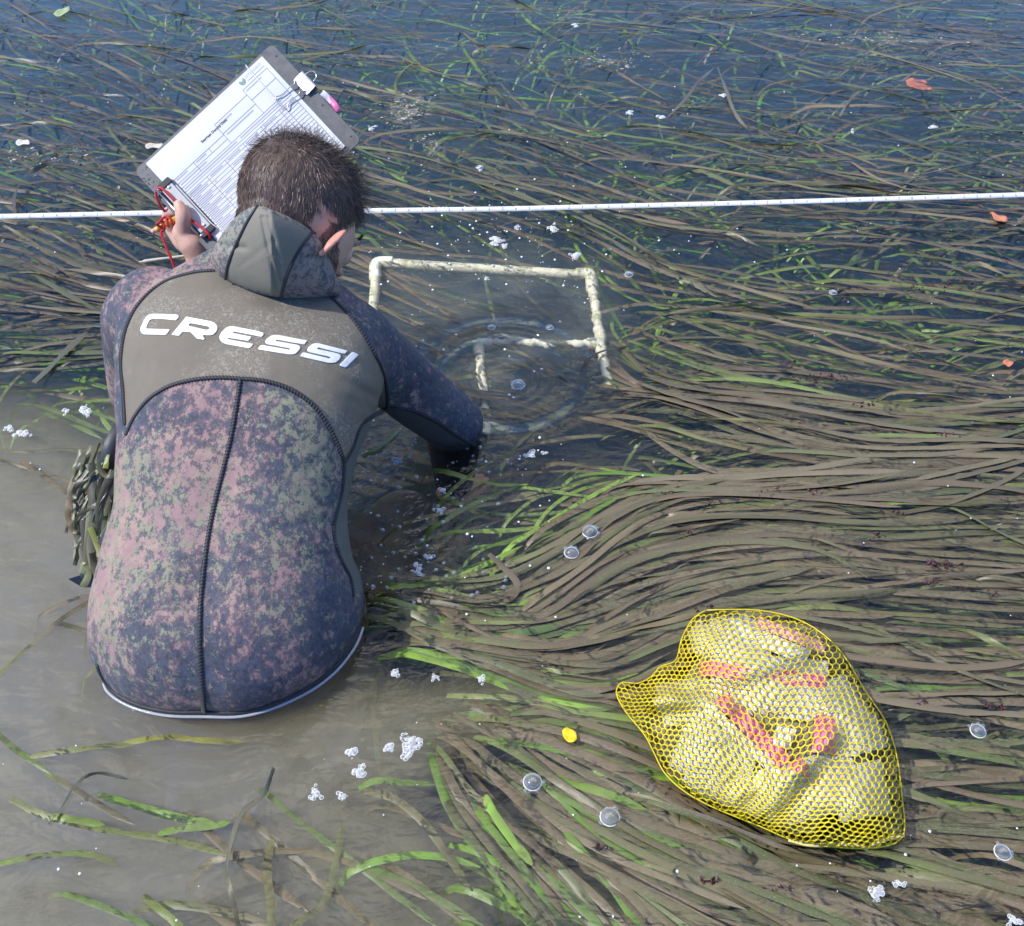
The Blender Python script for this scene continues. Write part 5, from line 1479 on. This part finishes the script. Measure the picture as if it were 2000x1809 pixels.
def strapband(pts, w, name='strap'):
    P_ = spline(pts, 6); T_ = np.gradient(P_, axis=0); T_ /= np.linalg.norm(T_, axis=1)[:, None]
    vw = CAMP - P_; vw /= np.linalg.norm(vw, axis=1)[:, None]; S_ = np.cross(T_, vw); S_ /= np.linalg.norm(S_, axis=1)[:, None]
    V = np.stack([P_ - S_ * w / 2, P_ + S_ * w / 2], 1).reshape(-1, 3); i = np.arange(len(P_) - 1)[:, None] * 2
    o = new_mesh(name, V, np.hstack([i, i + 1, i + 3, i + 2]), st.m); so = o.modifiers.new('t', 'SOLIDIFY'); so.thickness = 0.003; so.offset = 0
    loc(o, kn_); return o
strapband([D(266, 1006, 1.545), D(240, 1022, 1.525), D(218, 1038, 1.525), D(204, 1062, 1.535), D(190, 1078, 1.56)], 0.020)
strapband([D(262, 832, 1.60), D(238, 836, 1.56), D(222, 862, 1.545), D(212, 890, 1.545), D(204, 920, 1.56)], 0.024)

clump = Blades()
def cblade(pts, d0, d1, w, col, tw=0.3, fz=0.3):
    ds_ = np.linspace(d0, d1, len(pts)); P_ = spline([D(x, y, q) for (x, y), q in zip(pts, ds_)], 6)
    T_ = np.gradient(P_, axis=0); T_ /= np.linalg.norm(T_, axis=1)[:, None] + 1e-9
    vw = unit(CAMP - P_.mean(0)) + np.array([rng.uniform(-.4, .4), rng.uniform(-.3, .3), 0]); S_ = np.cross(T_, vw); S_ /= np.linalg.norm(S_, axis=1)[:, None] + 1e-9
    U_n = np.cross(S_, T_); u = np.linspace(0, 1, len(P_)); ph_ = tw * np.sin(u * 7 + rng.random() * 6)
    S_ = S_ * np.cos(ph_)[:, None] + U_n * np.sin(ph_)[:, None]
    V = np.stack([P_ - S_ * w / 2, P_ + U_n * w * 0.15, P_ + S_ * w / 2], 1).reshape(-1, 3)
    i = np.arange(len(P_) - 1)[:, None] * 3 + clump.n
    clump.V.append(V); clump.F.append(np.vstack([np.hstack([i, i + 1, i + 4, i + 3]), np.hstack([i + 1, i + 2, i + 5, i + 4])]))
    clump.C.append(np.tile(np.array(col), (len(V), 1))); clump.Z.append(np.full(len(V), fz)); clump.n += len(V)
CG = [(0.10,0.11,0.045),(0.16,0.17,0.07),(0.05,0.055,0.03),(0.24,0.24,0.13),(0.19,0.18,0.12),(0.13,0.15,0.04)]
for L_, q0, q1, w_, c_ in [
 ([(200,880),(190,920),(178,985),(172,1060),(168,1120)],1.56,1.545,.012,CG[1]), ([(165,912),(152,955),(148,1010),(160,1070),(168,1118)],1.575,1.55,.012,(0.14,0.13,0.09)),
 ([(150,912),(146,945),(152,985),(150,1010)],1.58,1.57,.010,(0.24,0.27,0.14)), ([(138,970),(152,962),(162,1000),(168,1060),(164,1100)],1.565,1.55,.014,(0.12,0.11,0.075)),
 ([(196,882),(196,915),(212,930),(238,912)],1.55,1.54,.010,(0.10,0.10,0.06)), ([(236,868),(215,905),(196,960),(185,1020),(196,1075)],1.56,1.55,.012,CG[0]),
 ([(238,905),(222,940),(205,985),(200,1030),(190,1080)],1.56,1.55,.013,CG[3]), ([(176,1030),(186,1055),(196,1085),(199,1100)],1.54,1.53,.009,(0.30,0.36,0.07)),
 ([(212,872),(208,900),(206,915)],1.545,1.54,.008,(0.25,0.30,0.05)), ([(222,920),(205,950),(190,1000),(176,1065),(182,1110)],1.55,1.54,.011,CG[4]),
 ([(160,1120),(168,1100),(172,1125),(162,1146)],1.545,1.545,.011,(0.26,0.28,0.12)), ([(180,1080),(186,1110),(195,1138)],1.54,1.54,.012,(0.16,0.145,0.09)),
 ([(240,930),(222,955),(210,975),(208,1008)],1.56,1.55,.009,CG[3]), ([(175,905),(182,930),(178,970),(186,1010)],1.555,1.55,.014,CG[2])]:
    cblade(L_, q0, q1, w_, c_)
for _ in range(64):
    x = rng.gauss(200, 26); y = rng.uniform(862, 1000); ln_ = rng.uniform(50, 150); an_ = rng.gauss(1.85, 0.38)
    p1 = (x, y); p2 = (x + ln_ * .5 * math.cos(an_) + rng.uniform(-14, 14), y + ln_ * .5 * math.sin(an_)); p3 = (x + ln_ * math.cos(an_ + .2), min(1135, y + ln_ * math.sin(an_ + .2)))
    lim = lambda q_: (min(max(q_[0], 146), 244 if q_[1] < 960 else 244 - (q_[1] - 960) * 0.30), q_[1])
    q = rng.uniform(1.55, 1.59)
    cblade([lim(p1), lim(p2), lim(p3)], q, q - .008, rng.uniform(.004, .0085), np.array(rng.choice(CG)) * rng.uniform(.6, 1.25), .9)
for L_, w_ in (([(140,1005),(134,1030),(132,1042)],.010), ([(148,1000),(142,1028),(140,1045)],.012), ([(140,975),(136,1005),(146,1030)],.016), ([(150,930),(140,965),(150,1000)],.014)):
    cblade(L_, 1.575, 1.575, w_, (0.42, 0.31, 0.17), .3, .8)
cl_o = clump.build('eelgrass_clump', EEL); tag(cl_o, 'tangled clump of wet olive eelgrass draped over the left hip and knife', 'seagrass clump')

# ================================================================== LOOSE THINGS AFLOAT
def leaf(name, label, cat, outline, z, mat, thick=0.0012, curl=0.004, group=None):
    """a fallen leaf: outline, midrib, curled edge"""
    out = np.array([W(x, y, z) for x, y in outline]); out = spline(np.vstack([out, out[:1]]), 4)[:-1]; c = out.mean(0); K = len(out)
    V = [c - np.array([0, 0, 0.0])]; 
    for t in (0.35, 0.7, 1.0):
        for k_ in range(K): V.append(c + (out[k_] - c) * t + np.array([0, 0, curl * t ** 2 * (1 + 0.6 * math.sin(k_ * 0.9))]))
    Fc = [(0, 1 + k_, 1 + (k_ + 1) % K) for k_ in range(K)]
    for r in range(2):
        for k_ in range(K): a = 1 + r * K + k_; b = 1 + r * K + (k_ + 1) % K; Fc.append((a, a + K, b + K, b))
    o = new_mesh(name, V, Fc, mat); so = o.modifiers.new('t', 'SOLIDIFY'); so.thickness = thick; so.offset = 0
    tag(o, label, cat, group); return o
yl = simple('yellow_leaf_mat', (0.80, 0.56, 0.01), 0.4, 0.15, 120, 0.4); orl = simple('orange_leaf_mat', (0.50, 0.18, 0.10), 0.5, 0.35, 90, 0.4); grl = simple('green_leaf_mat', (0.34, 0.42, 0.20), 0.5, 0.2, 60, 0.3)
leaf('fallen_leaf', 'small round yellow leaf floating left of the yellow mesh bag', 'leaf', [(1098,1428),(1108,1422),(1122,1430),(1127,1443),(1120,1451),(1108,1449),(1100,1440)], 0.003, yl, curl=0.002)
leaf('fallen_leaf', 'pale green leaf afloat in the top left corner of the water', 'leaf', [(105,30),(118,20),(134,16),(137,20),(128,30),(112,34)], 0.006, grl)
leaf('fallen_leaf', 'large ragged orange leaf on the far water at the upper right', 'leaf', [(1768,160),(1785,155),(1805,160),(1812,168),(1820,178),(1795,176),(1775,172)], -0.004, orl)
leaf('fallen_leaf', 'small orange leaf just in front of the tape at the right', 'leaf', [(1932,418),(1945,420),(1962,426),(1966,434),(1950,436),(1940,428)], 0.003, orl)
leaf('fallen_leaf', 'tiny curled orange leaf at the right edge level with the quadrat', 'leaf', [(1958,708),(1970,705),(1978,712),(1970,718),(1960,715)], 0.004, orl)
leaf('fallen_leaf', 'cream petal lying on the water at the far left', 'petal', [(32,280),(42,275),(56,277),(58,283),(46,286),(34,285)], 0.004, simple('cream_mat', (0.62, 0.60, 0.52), 0.5))
leaf('fallen_leaf', 'cream scrap of bark against the left edge of the clipboard', 'bark scrap', [(285,286),(300,282),(318,284),(316,291),(298,292),(286,291)], 0.004, simple('bark_mat', (0.55, 0.50, 0.40), 0.6, 0.3, 200))
stick = Acc().add(tube(spline([W(272, 512, .004), W(300, 508, .006), W(340, 503, .005), W(375, 498, .004)], 5), [0.0018] * 2 + [0.0042] * 6 + [0.0036] * 6 + [0.002] * 2, 8)).build('reed_stem', simple('reed_mat', (0.55, 0.48, 0.36), 0.6, 0.25, 150, 0.4))
tag(stick, 'pale dry reed stem floating under the red cord by the left hand', 'reed stem')

# single leaves that can be told apart: over the silt and breaking the surface
def lone(label, pts, z, w, col, group=None, tw=0.2):
    b = Blades(); zz = np.interp(np.linspace(0, 1, len(pts)), np.linspace(0, 1, len(z)), z)
    P_ = spline([W(x, y, q) for (x, y), q in zip(pts, zz)], 6); u = np.linspace(0, 1, len(P_))
    c = np.array(col); cc_ = c[None, :] * (0.94 + 0.12 * np.sin(u * 5 + 1)[:, None] ** 2)
    b.add(P_, w, cc_, 0.15, tw, rng.random()); o = b.build('eelgrass_leaf', EEL); tag(o, label, 'seagrass leaf', group); return o
GB = (0.20, 0.40, 0.04); GD = (0.10, 0.16, 0.05); BR = (0.15, 0.13, 0.08)
LG = 'single eelgrass leaves over the silt'
lone('bright green leaf, longest of the pair in the silt at the lower left', [(190,1552),(260,1572),(340,1595),(430,1612)], [-.010,-.004,-.004,-.006], .0115, GB, LG)
lone('bright green leaf meeting the longer one, left of the thin curved stem', [(310,1628),(360,1618),(410,1614),(450,1606)], [-.006,-.005,-.006,-.008], .010, GB, LG)
lone('green leaf curving in from the left edge of the silt', [(-60,1700),(20,1682),(90,1670),(170,1668),(230,1690)], [-.006,-.006,-.01,-.02,-.04], .009, (0.2,0.3,0.06), LG)
lone('short green leaf left of the bright green pair', [(100,1595),(150,1602),(205,1612)], [-.004,-.004,-.012], .011, (0.26,0.42,0.06), LG)
lone('dim green leaf running from lower left up to the curved stem', [(20,1560),(80,1590),(200,1620),(330,1640),(450,1672)], [-.02,-.014,-.012,-.012,-.016], .010, (0.2,0.26,0.07), LG)
lone('thin dark stem arching out of the silt at the left', [(95,1610),(125,1570),(150,1530),(190,1510),(250,1522)], [.002,.004,.003,-.004,-.015], .005, (0.07,0.09,0.06), LG, .8)
lone('tall curved grey green stem left of centre at the bottom', [(535,1500),(515,1550),(478,1580),(455,1630),(443,1700),(455,1760),(470,1830)], [-.002,.002,.004,.003,-.002,-.004,-.008], .007, (0.13,0.14,0.09), LG, .6)
lone('broad olive leaf standing upright at the bottom centre left', [(530,1640),(522,1700),(528,1760),(530,1840)], [-.012,-.004,-.003,-.004], .012, (0.17,0.17,0.06), LG)
lone('green leaf sweeping down to the bottom edge left of centre', [(280,1750),(310,1775),(345,1805),(380,1850)], [-.018,-.010,-.006,-.006], .010, (0.2,0.28,0.06), LG)
lone('olive green leaf by the bottom edge right of the upright leaf', [(560,1820),(590,1795),(630,1768),(655,1690),(668,1610)], [-.004,-.006,-.010,-.008,-.016], .010, (0.15,0.18,0.06), LG)
lone('yellow green leaf glimmering under the seat of the wetsuit', [(240,1452),(320,1440),(400,1446),(480,1450)], [-.022,-.014,-.016,-.03], .010, (0.32,0.34,0.05), LG)
lone('pale green leaf lost in the silt left of the wetsuit seat', [(60,1478),(130,1466),(200,1458),(260,1455)], [-.014,-.010,-.012,-.02], .010, (0.26,0.3,0.1), LG)
lone('green leaf folded over near the foam at lower centre', [(700,1540),(735,1525),(780,1528),(850,1532)], [-.004,-.003,-.004,-.02], .010, (0.16,0.33,0.05), LG)
lone('long brown green leaf bending down right from the folded leaf', [(712,1545),(770,1560),(830,1610),(880,1680),(920,1740)], [-.004,-.004,-.003,-.006,-.01], .011, (0.17,0.18,0.07), LG)
lone('vivid green leaf with a brown nick in the lower middle', [(945,1555),(965,1590),(1000,1640),(1040,1690)], [-.004,.001,.001,-.006], .013, (0.30,0.52,0.07), LG)
lone('second vivid green leaf under the eelgrass below the mesh bag', [(1395,1630),(1450,1665),(1520,1690),(1600,1710)], [-.012,-.006,-.008,-.02], .012, (0.13,0.30,0.05), LG)
lone('green leaf curling across the silt left of the mesh bag', [(985,1400),(1020,1392),(1100,1390),(1190,1386)], [-.012,-.006,-.005,-.002], .009, (0.17,0.25,0.07), LG)
lone('dark leaf looping up out of the water at the upper left', [(30,418),(28,385),(45,350),(75,328),(100,318),(122,316)], [.0,.012,.022,.022,.016,.004], .011, (0.055,0.055,0.035), 'leaves lifting from the water', .9)
lone('small dark hooked leaf tip just above the looping leaf', [(72,312),(74,300),(90,294),(122,292)], [.0,.014,.016,.0], .012, (0.06,0.06,0.04), 'leaves lifting from the water', .8)
lone('olive green curved leaf tip beside the floating scum', [(776,188),(772,165),(785,140),(812,120)], [.0,.012,.014,.010], .008, (0.14,0.18,0.05), 'leaves lifting from the water', .4)
lone('grey stalk leaning left of the two that meet at the upper right', [(1305,228),(1335,198),(1365,160),(1395,132)], [.0,.008,.014,.018], .010, (0.14,0.13,0.11), 'leaves lifting from the water', .4)
lone('grey stalk leaning right of the two that meet at the upper right', [(1402,132),(1418,175),(1438,225),(1470,262)], [.018,.012,.006,-.004], .010, (0.17,0.16,0.12), 'leaves lifting from the water', .4)
lone('short upright stalk left of the orange leaf at the upper right', [(1640,228),(1655,202),(1680,175)], [.0,.008,.012], .008, (0.15,0.14,0.12), 'leaves lifting from the water', .4)
lone('broad grey leaf lying across the others left of the body', [(65,748),(100,715),(135,680),(170,648)], [.001,.004,.005,.002], .014, (0.12,0.13,0.085), 'leaves lifting from the water', .2)
lone('bent brown tip poking from the water below the quadrat', [(955,1082),(985,1110),(1010,1140),(1000,1168),(980,1170)], [.006,.004,.0,-.003,-.006], .012, (0.17,0.135,0.09), 'leaves lifting from the water', .2)
lone('dark feathery sprig by the near corner of the quadrat', [(1130,728),(1150,702),(1180,685),(1230,676)], [.001,.004,.003,-.004], .007, (0.03,0.03,0.025), 'leaves lifting from the water', .4)
lone('thin bright green leaf curling beside the right flank', [(708,890),(735,878),(765,855),(785,835)], [.002,.004,.003,-.002], .008, (0.2,0.34,0.05), 'leaves lifting from the water', .3)

# ================================================================== FOAM, BUBBLES, SCUM
bub = M('bubble_mat'); lw = bub.node('ShaderNodeLayerWeight'); lw.inputs[0].default_value = 0.25
bg_ = bub.node('ShaderNodeBsdfGlossy'); bg_.inputs['Roughness'].default_value = 0.06; bg_.inputs[0].default_value = (1, 1, 1, 1)
bt = bub.node('ShaderNodeBsdfTransparent'); bd_ = bub.node('ShaderNodeBsdfDiffuse'); bd_.inputs[0].default_value = (0.75, 0.77, 0.78, 1)
bx1 = bub.node('ShaderNodeMixShader'); bx1.inputs[0].default_value = 0.45; bub.link(bg_.outputs[0], bx1.inputs[1]); bub.link(bd_.outputs[0], bx1.inputs[2])
bx2 = bub.node('ShaderNodeMixShader'); bub.link(bub.mrange(lw.outputs['Facing'], 0.10, 0.85, 0.22, 0.97), bx2.inputs[0]); bub.link(bt.outputs[0], bx2.inputs[1]); bub.link(bx1.outputs[0], bx2.inputs[2])
bub.link(bx2.outputs[0], bub.out.inputs[0]); bub.n.remove(bub.b); BUB = bub.m
fb = M('froth_mat'); fb.set(Base_Color=(0.66, 0.68, 0.70), Roughness=0.12, Alpha=fb.mrange(fb.node('ShaderNodeLayerWeight').outputs['Facing'], 0.05, 0.75, 0.16, 0.95)); FBUB = fb.m
foam = M('foam_mat'); foam.set(Base_Color=(0.78, 0.79, 0.79), Roughness=0.25); FOAM = foam.m
def dome(c, r, k=12, flat=0.72):
    V = []; Fc = []; nv = 6
    for i in range(nv):
        t = math.pi / 2 * i / nv
        for j in range(k): a = 2 * math.pi * j / k; V.append((c[0] + r * math.cos(t) * math.cos(a), c[1] + r * math.cos(t) * math.sin(a), c[2] + r * flat * math.sin(t)))
    V.append((c[0], c[1], c[2] + r * flat)); e = len(V) - 1
    for i in range(nv - 1):
        for j in range(k): a = i * k + j; b = i * k + (j + 1) % k; Fc.append((a, b, b + k, a + k))
    for j in range(k): Fc.append(((nv - 1) * k + j, (nv - 1) * k + (j + 1) % k, e))
    return V, Fc
def rim(c, r, w=0.0006): return tube([np.array([c[0] + r * math.cos(t), c[1] + r * math.sin(t), c[2] + 0.0004]) for t in np.linspace(0, 2 * math.pi, 15)], w, 5, cap=False)
def bubble(px, py, rpx, label, group='single bubbles on the water'):
    c = W(px, py, 0.0005); r = rpx / F * ((c - CAMP) @ FWD)
    t = thing('bubble', label, 'bubble', c, group)
    loc(Acc().add(dome(c, r, 18, 0.85)).build('film', BUB), t); loc(Acc().add(rim(c, r, r * 0.07)).build('foot_ring', FOAM), t)
    extra = Acc()
    for _ in range(5):
        a = rng.uniform(0, 6.28); rr = r * rng.uniform(0.12, 0.3); extra.add(dome(c + np.array([math.cos(a) * (r + rr * .6), math.sin(a) * (r + rr * .6), 0]), rr, 8))
    e = extra.build('small_bubbles', BUB); e['kind'] = 'stuff'; loc(e, t); return t
for x, y, r, lb in [(1152,1039,15,'large clear bubble upper of the two on the leaves left of centre right'),(1116,1080,14,'large clear bubble lower left of its twin on the eelgrass'),(1191,1596,19,'biggest clear bubble, below and left of the mesh bag'),
                    (1012,752,13,'round clear bubble inside the small square of the quadrat'),(1040,1528,18,'clear bubble with small ones at its side, above left of the biggest bubble'),(1910,1428,15,'clear bubble right of the mesh bag near the right edge'),
                    (1228,537,8,'small clear bubble just right of the quadrat corner'),(1958,1665,16,'clear bubble low at the right edge of the picture'),(1627,572,7,'small clear bubble on the leaves at upper right of the quadrat'),
                    (1074,640,7,'small clear bubble inside the quadrat near its right pipe'),(960,640,7,'small clear bubble in the middle of the quadrat'),(938,328,6,'small bubble in front of the far leaves right of the head')]:
    bubble(x, y, r, lb)
def foam_patch(cells, label, group='foam patches'):
    x0, y0 = cells[0][0], cells[0][1]; t = thing('foam_patch', label, 'foam', W(x0, y0, 0), group); a1 = Acc(); a2 = Acc()
    for (x, y, rx, ry, n) in cells:
        for i in range(int(n * 1.2)):
            an = rng.uniform(0, 6.28); q = math.sqrt(rng.random()) * (0.8 + 0.35 * math.sin(an * 3 + x)); px, py = x + rx * q * math.cos(an), y + ry * q * math.sin(an)
            c = W(px, py, 0.0006); s_ = (c - CAMP) @ FWD / F; r = s_ * rng.choice([1.1, 1.5, 1.9, 2.4, 3.2, 4.6]) * min(1.0, 0.35 + rx / 22)
            c[2] += 0.002 * (1 - q) * min(1, rx / 14)
            a1.add(dome(c, r, 9, 0.6)); a2.add(rim(c, r, r * 0.13))
    o = a1.build('bubbles', FBUB); o['kind'] = 'stuff'; loc(o, t)
    o = a2.build('bubble_rims', FOAM); o['kind'] = 'stuff'; loc(o, t); return t
for cells, lb in [([(800,1455,22,26,95),(760,1462,12,9,26)], 'largest white foam patch, in the silt right below the wetsuit seat'), ([(688,1470,14,10,34)], 'foam patch just left of the largest one'),
   ([(702,1506,15,13,40)], 'foam patch directly under the one left of the largest'), ([(616,1550,12,16,32)], 'foam patch furthest left of the group below the person'), ([(668,1556,10,10,24)], 'small foam patch between the leftmost and the largest ones'),
   ([(168,802,12,13,34)], 'foam patch nearest the left elbow'), ([(128,804,9,6,14)], 'small foam patch left of the elbow patch'), ([(44,848,20,7,40)], 'long foam patch near the left edge'), ([(18,837,10,7,18)], 'small foam patch touching the long one at the left edge'),
   ([(970,470,15,9,36),(985,480,8,7,14)], 'foam patch above the far pipe of the quadrat'), ([(1080,447,12,8,26)], 'foam patch near the tape right of the others'), ([(1122,500,15,6,24)], 'long foam patch above the right part of the far pipe'),
   ([(1010,445,7,5,10)], 'small foam dot between the two patches by the tape'), ([(950,545,6,4,8)], 'tiny foam patch just inside the far pipe'), ([(1036,888,11,9,28)], 'foam patch right of the submerged forearm'), ([(1064,886,6,5,10)], 'small foam spot beside the forearm patch'),
   ([(775,902,12,8,24)], 'foam patch in the dark water by the armpit'), ([(858,998,12,7,22)], 'foam patch in the dark water below the forearm'), ([(865,958,9,5,14)], 'foam spot at the middle of the dark reflection'), ([(816,1110,12,18,34)], 'tall foam streak in the dark water right of the hip'),
   ([(838,1090,9,8,16)], 'foam spot above the tall streak'), ([(772,1315,10,9,22)], 'foam patch right of the seat by the hip'), ([(849,1325,9,9,18)], 'foam patch between the hip one and the silt edge'), ([(940,1328,9,9,20)], 'foam patch over the silt above the yellow leaf'),
   ([(1712,1745,16,18,60)], 'foam patch of fine bubbles low down right of centre'), ([(1755,1728,14,7,24)], 'thin foam streak right of the low fine patch'), ([(1980,1800,16,10,40)], 'foam cut by the bottom right corner'), ([(1230,222,9,6,18)], 'round foam spot far out left of the stalks'),
   ([(1292,229,11,3,12)], 'flat foam sliver beside the far round spot'), ([(1412,187,12,3,14)], 'flat foam sliver between the two meeting stalks'), ([(1122,49,9,4,12)], 'foam spot near the top edge right of centre'), ([(1822,248,9,5,16)], 'foam spot at the upper right before the dark gap'),
   ([(726,250,8,6,16)], 'foam spot just right of the clipboard corner'), ([(935,329,7,5,12)], 'foam spot above the tape right of the head'), ([(1665,258,5,6,10)], 'small foam spot below the short upright stalk')]:
    foam_patch(cells, lb)
# countless specks and pinhead bubbles
a1 = Acc()
def speck(px, py, r):
    c = W(px, py, 0.0004); a1.add(dome(c, r, 6, 0.7))
for _ in range(620):
    z = rng.random()
    if z < 0.25: px, py = rng.gauss(960, 150), rng.gauss(470, 55)
    elif z < 0.40: px, py = rng.uniform(690, 1100), rng.uniform(560, 1150)
    elif z < 0.75: px, py = rng.uniform(-100, 2100), rng.uniform(-60, 500)
    else: px, py = rng.uniform(-50, 2050), rng.uniform(500, 1800)
    if z < 0.4 or True: speck(px, py, rng.choice([0.0009, 0.0012, 0.0015, 0.002, 0.003]) * (0.75 if z > 0.4 else 1))
o = a1.build('foam_specks', FOAM, smooth=True); tag(o, 'tiny white foam specks scattered over the water', 'foam specks', kind='stuff')
# small ring bubbles in the dark water by the body
a2 = Acc()
for _ in range(75):
    px, py = rng.uniform(690, 1000), rng.uniform(850, 1180)
    c = W(px, py, 0.0004); r = rng.uniform(0.0022, 0.0048); a2.add(dome(c, r, 10, 0.9)); 
o = a2.build('pinhead_bubbles', BUB); tag(o, 'pinhead bubbles crowding the dark water by the right flank', 'bubbles', kind='stuff')
# scum: thin torn films with a few clots
scm = M('scum_mat'); n1_ = scm.noise(28, 8, 0.75); n2_ = scm.noise(160, 5, 0.8)
al = scm.math('MULTIPLY', scm.mrange(scm.math('ADD', n1_, scm.math('MULTIPLY', scm.attr('core'), 0.22)), 0.60, 0.80), scm.mrange(n2_, 0.40, 0.62))
scm.set(Base_Color=scm.mix(n2_, (0.30, 0.27, 0.21), (0.58, 0.53, 0.42)), Roughness=0.6, Alpha=al, Normal=scm.bump(n2_, 0.8, 0.003))
VV = []; FF = []; CC = []
for (cx, cy, rx, ry, st_) in ((795, 215, 85, 62, 1.0), (850, 295, 50, 50, .6), (1180, 120, 190, 34, .5), (1740, 80, 290, 50, .55), (90, 305, 240, 60, .5), (330, 270, 120, 50, .3), (700, 110, 160, 40, .3), (1900, 95, 120, 50, .5), (1060, 25, 130, 24, .4), (1500, 60, 200, 30, .3), (560, 40, 200, 40, .2)):
    K = 40; R = 10; b = len(VV)
    for r in range(R + 1):
        for k_ in range(K):
            t = r / R; a = 2 * math.pi * k_ / K; q = t * (1 + 0.2 * math.sin(3 * a + cx) + 0.12 * math.sin(7 * a))
            VV.append(W(cx + rx * q * math.cos(a), cy + ry * q * math.sin(a), 0.0012)); CC.append((1 - t) * st_)
    for r in range(R):
        for k_ in range(K): a = b + r * K + k_; c_ = b + r * K + (k_ + 1) % K; FF.append((a, a + K, c_ + K, c_))
o = new_mesh('scum_film', VV, FF, scm.m); setattr_f(o, 'core', CC); tag(o, 'torn films of pale beige scum drifting on the far water', 'scum', kind='stuff')
sm_ = Acc()
for (cx, cy, rx, ry, n) in ((790, 212, 40, 26, 90), (835, 285, 22, 22, 25), (1180, 120, 110, 14, 50), (1700, 78, 130, 18, 60), (60, 300, 130, 20, 55)):
    for i in range(n):
        x, y = rng.gauss(cx, rx * .6), rng.gauss(cy, ry * .6); c = W(x, y, 0.0008); r = rng.uniform(0.0008, 0.0042) * rng.random() + 0.0008
        sm_.add(ellipsoid(c, (unit([1, rng.uniform(-.6, .6), 0]), unit([rng.uniform(-.3, .3), 1, 0]), np.array([0, 0, 1])), (r * rng.uniform(.7, 2.6), r * rng.uniform(.5, 1.2), r * 0.4), 6, 4))
o = sm_.build('scum_clots', simple('scum_clot_mat', (0.46, 0.42, 0.33), 0.6, 0.45, 60, 0.4)); tag(o, 'small beige clots among the scum on the far water', 'scum', kind='stuff')
# dark red weed caught on the leaves
rw = Acc()
for (x, y, n) in ((1600,742,26),(1620,735,20),(1540,712,8),(1690,790,12),(1850,850,12),(1500,965,9),(1590,960,8),(1720,1045,8),(1850,1100,20),(1800,560,18),(1870,552,22),(1310,960,10),(1825,1135,6),(1940,1160,6),(1390,980,6),(1340,1040,6),(1165,1655,8),(1385,1720,12),(1520,1735,10),(1805,1375,8),(1940,1380,14),(1380,1190,6),(2000,560,14),(1750,1000,8)):
    for i in range(n):
        c = W(x + rng.gauss(0, 9 + n * .5), y + rng.gauss(0, 3.5), -0.001 + rng.uniform(0, 0.003)); r = rng.uniform(0.0018, 0.0045)
        ax = [unit(nrng.normal(size=3)) for _ in range(2)]; ax[1] = unit(ax[1] - ax[0] * np.dot(ax[0], ax[1]))
        rw.add(ellipsoid(c, (ax[0], ax[1], np.cross(ax[0], ax[1])), (r, r * .8, r * .25), 7, 5))
o = rw.build('red_weed', simple('red_weed_mat', (0.055, 0.012, 0.020), 0.45, 0.4, 100)); tag(o, 'dark red weed scraps caught on the eelgrass', 'weed', kind='stuff')
eel = BL.build('eelgrass', EEL)
tag(eel, 'brown and green eelgrass leaves streaming just under the water surface', 'seagrass', kind='stuff')
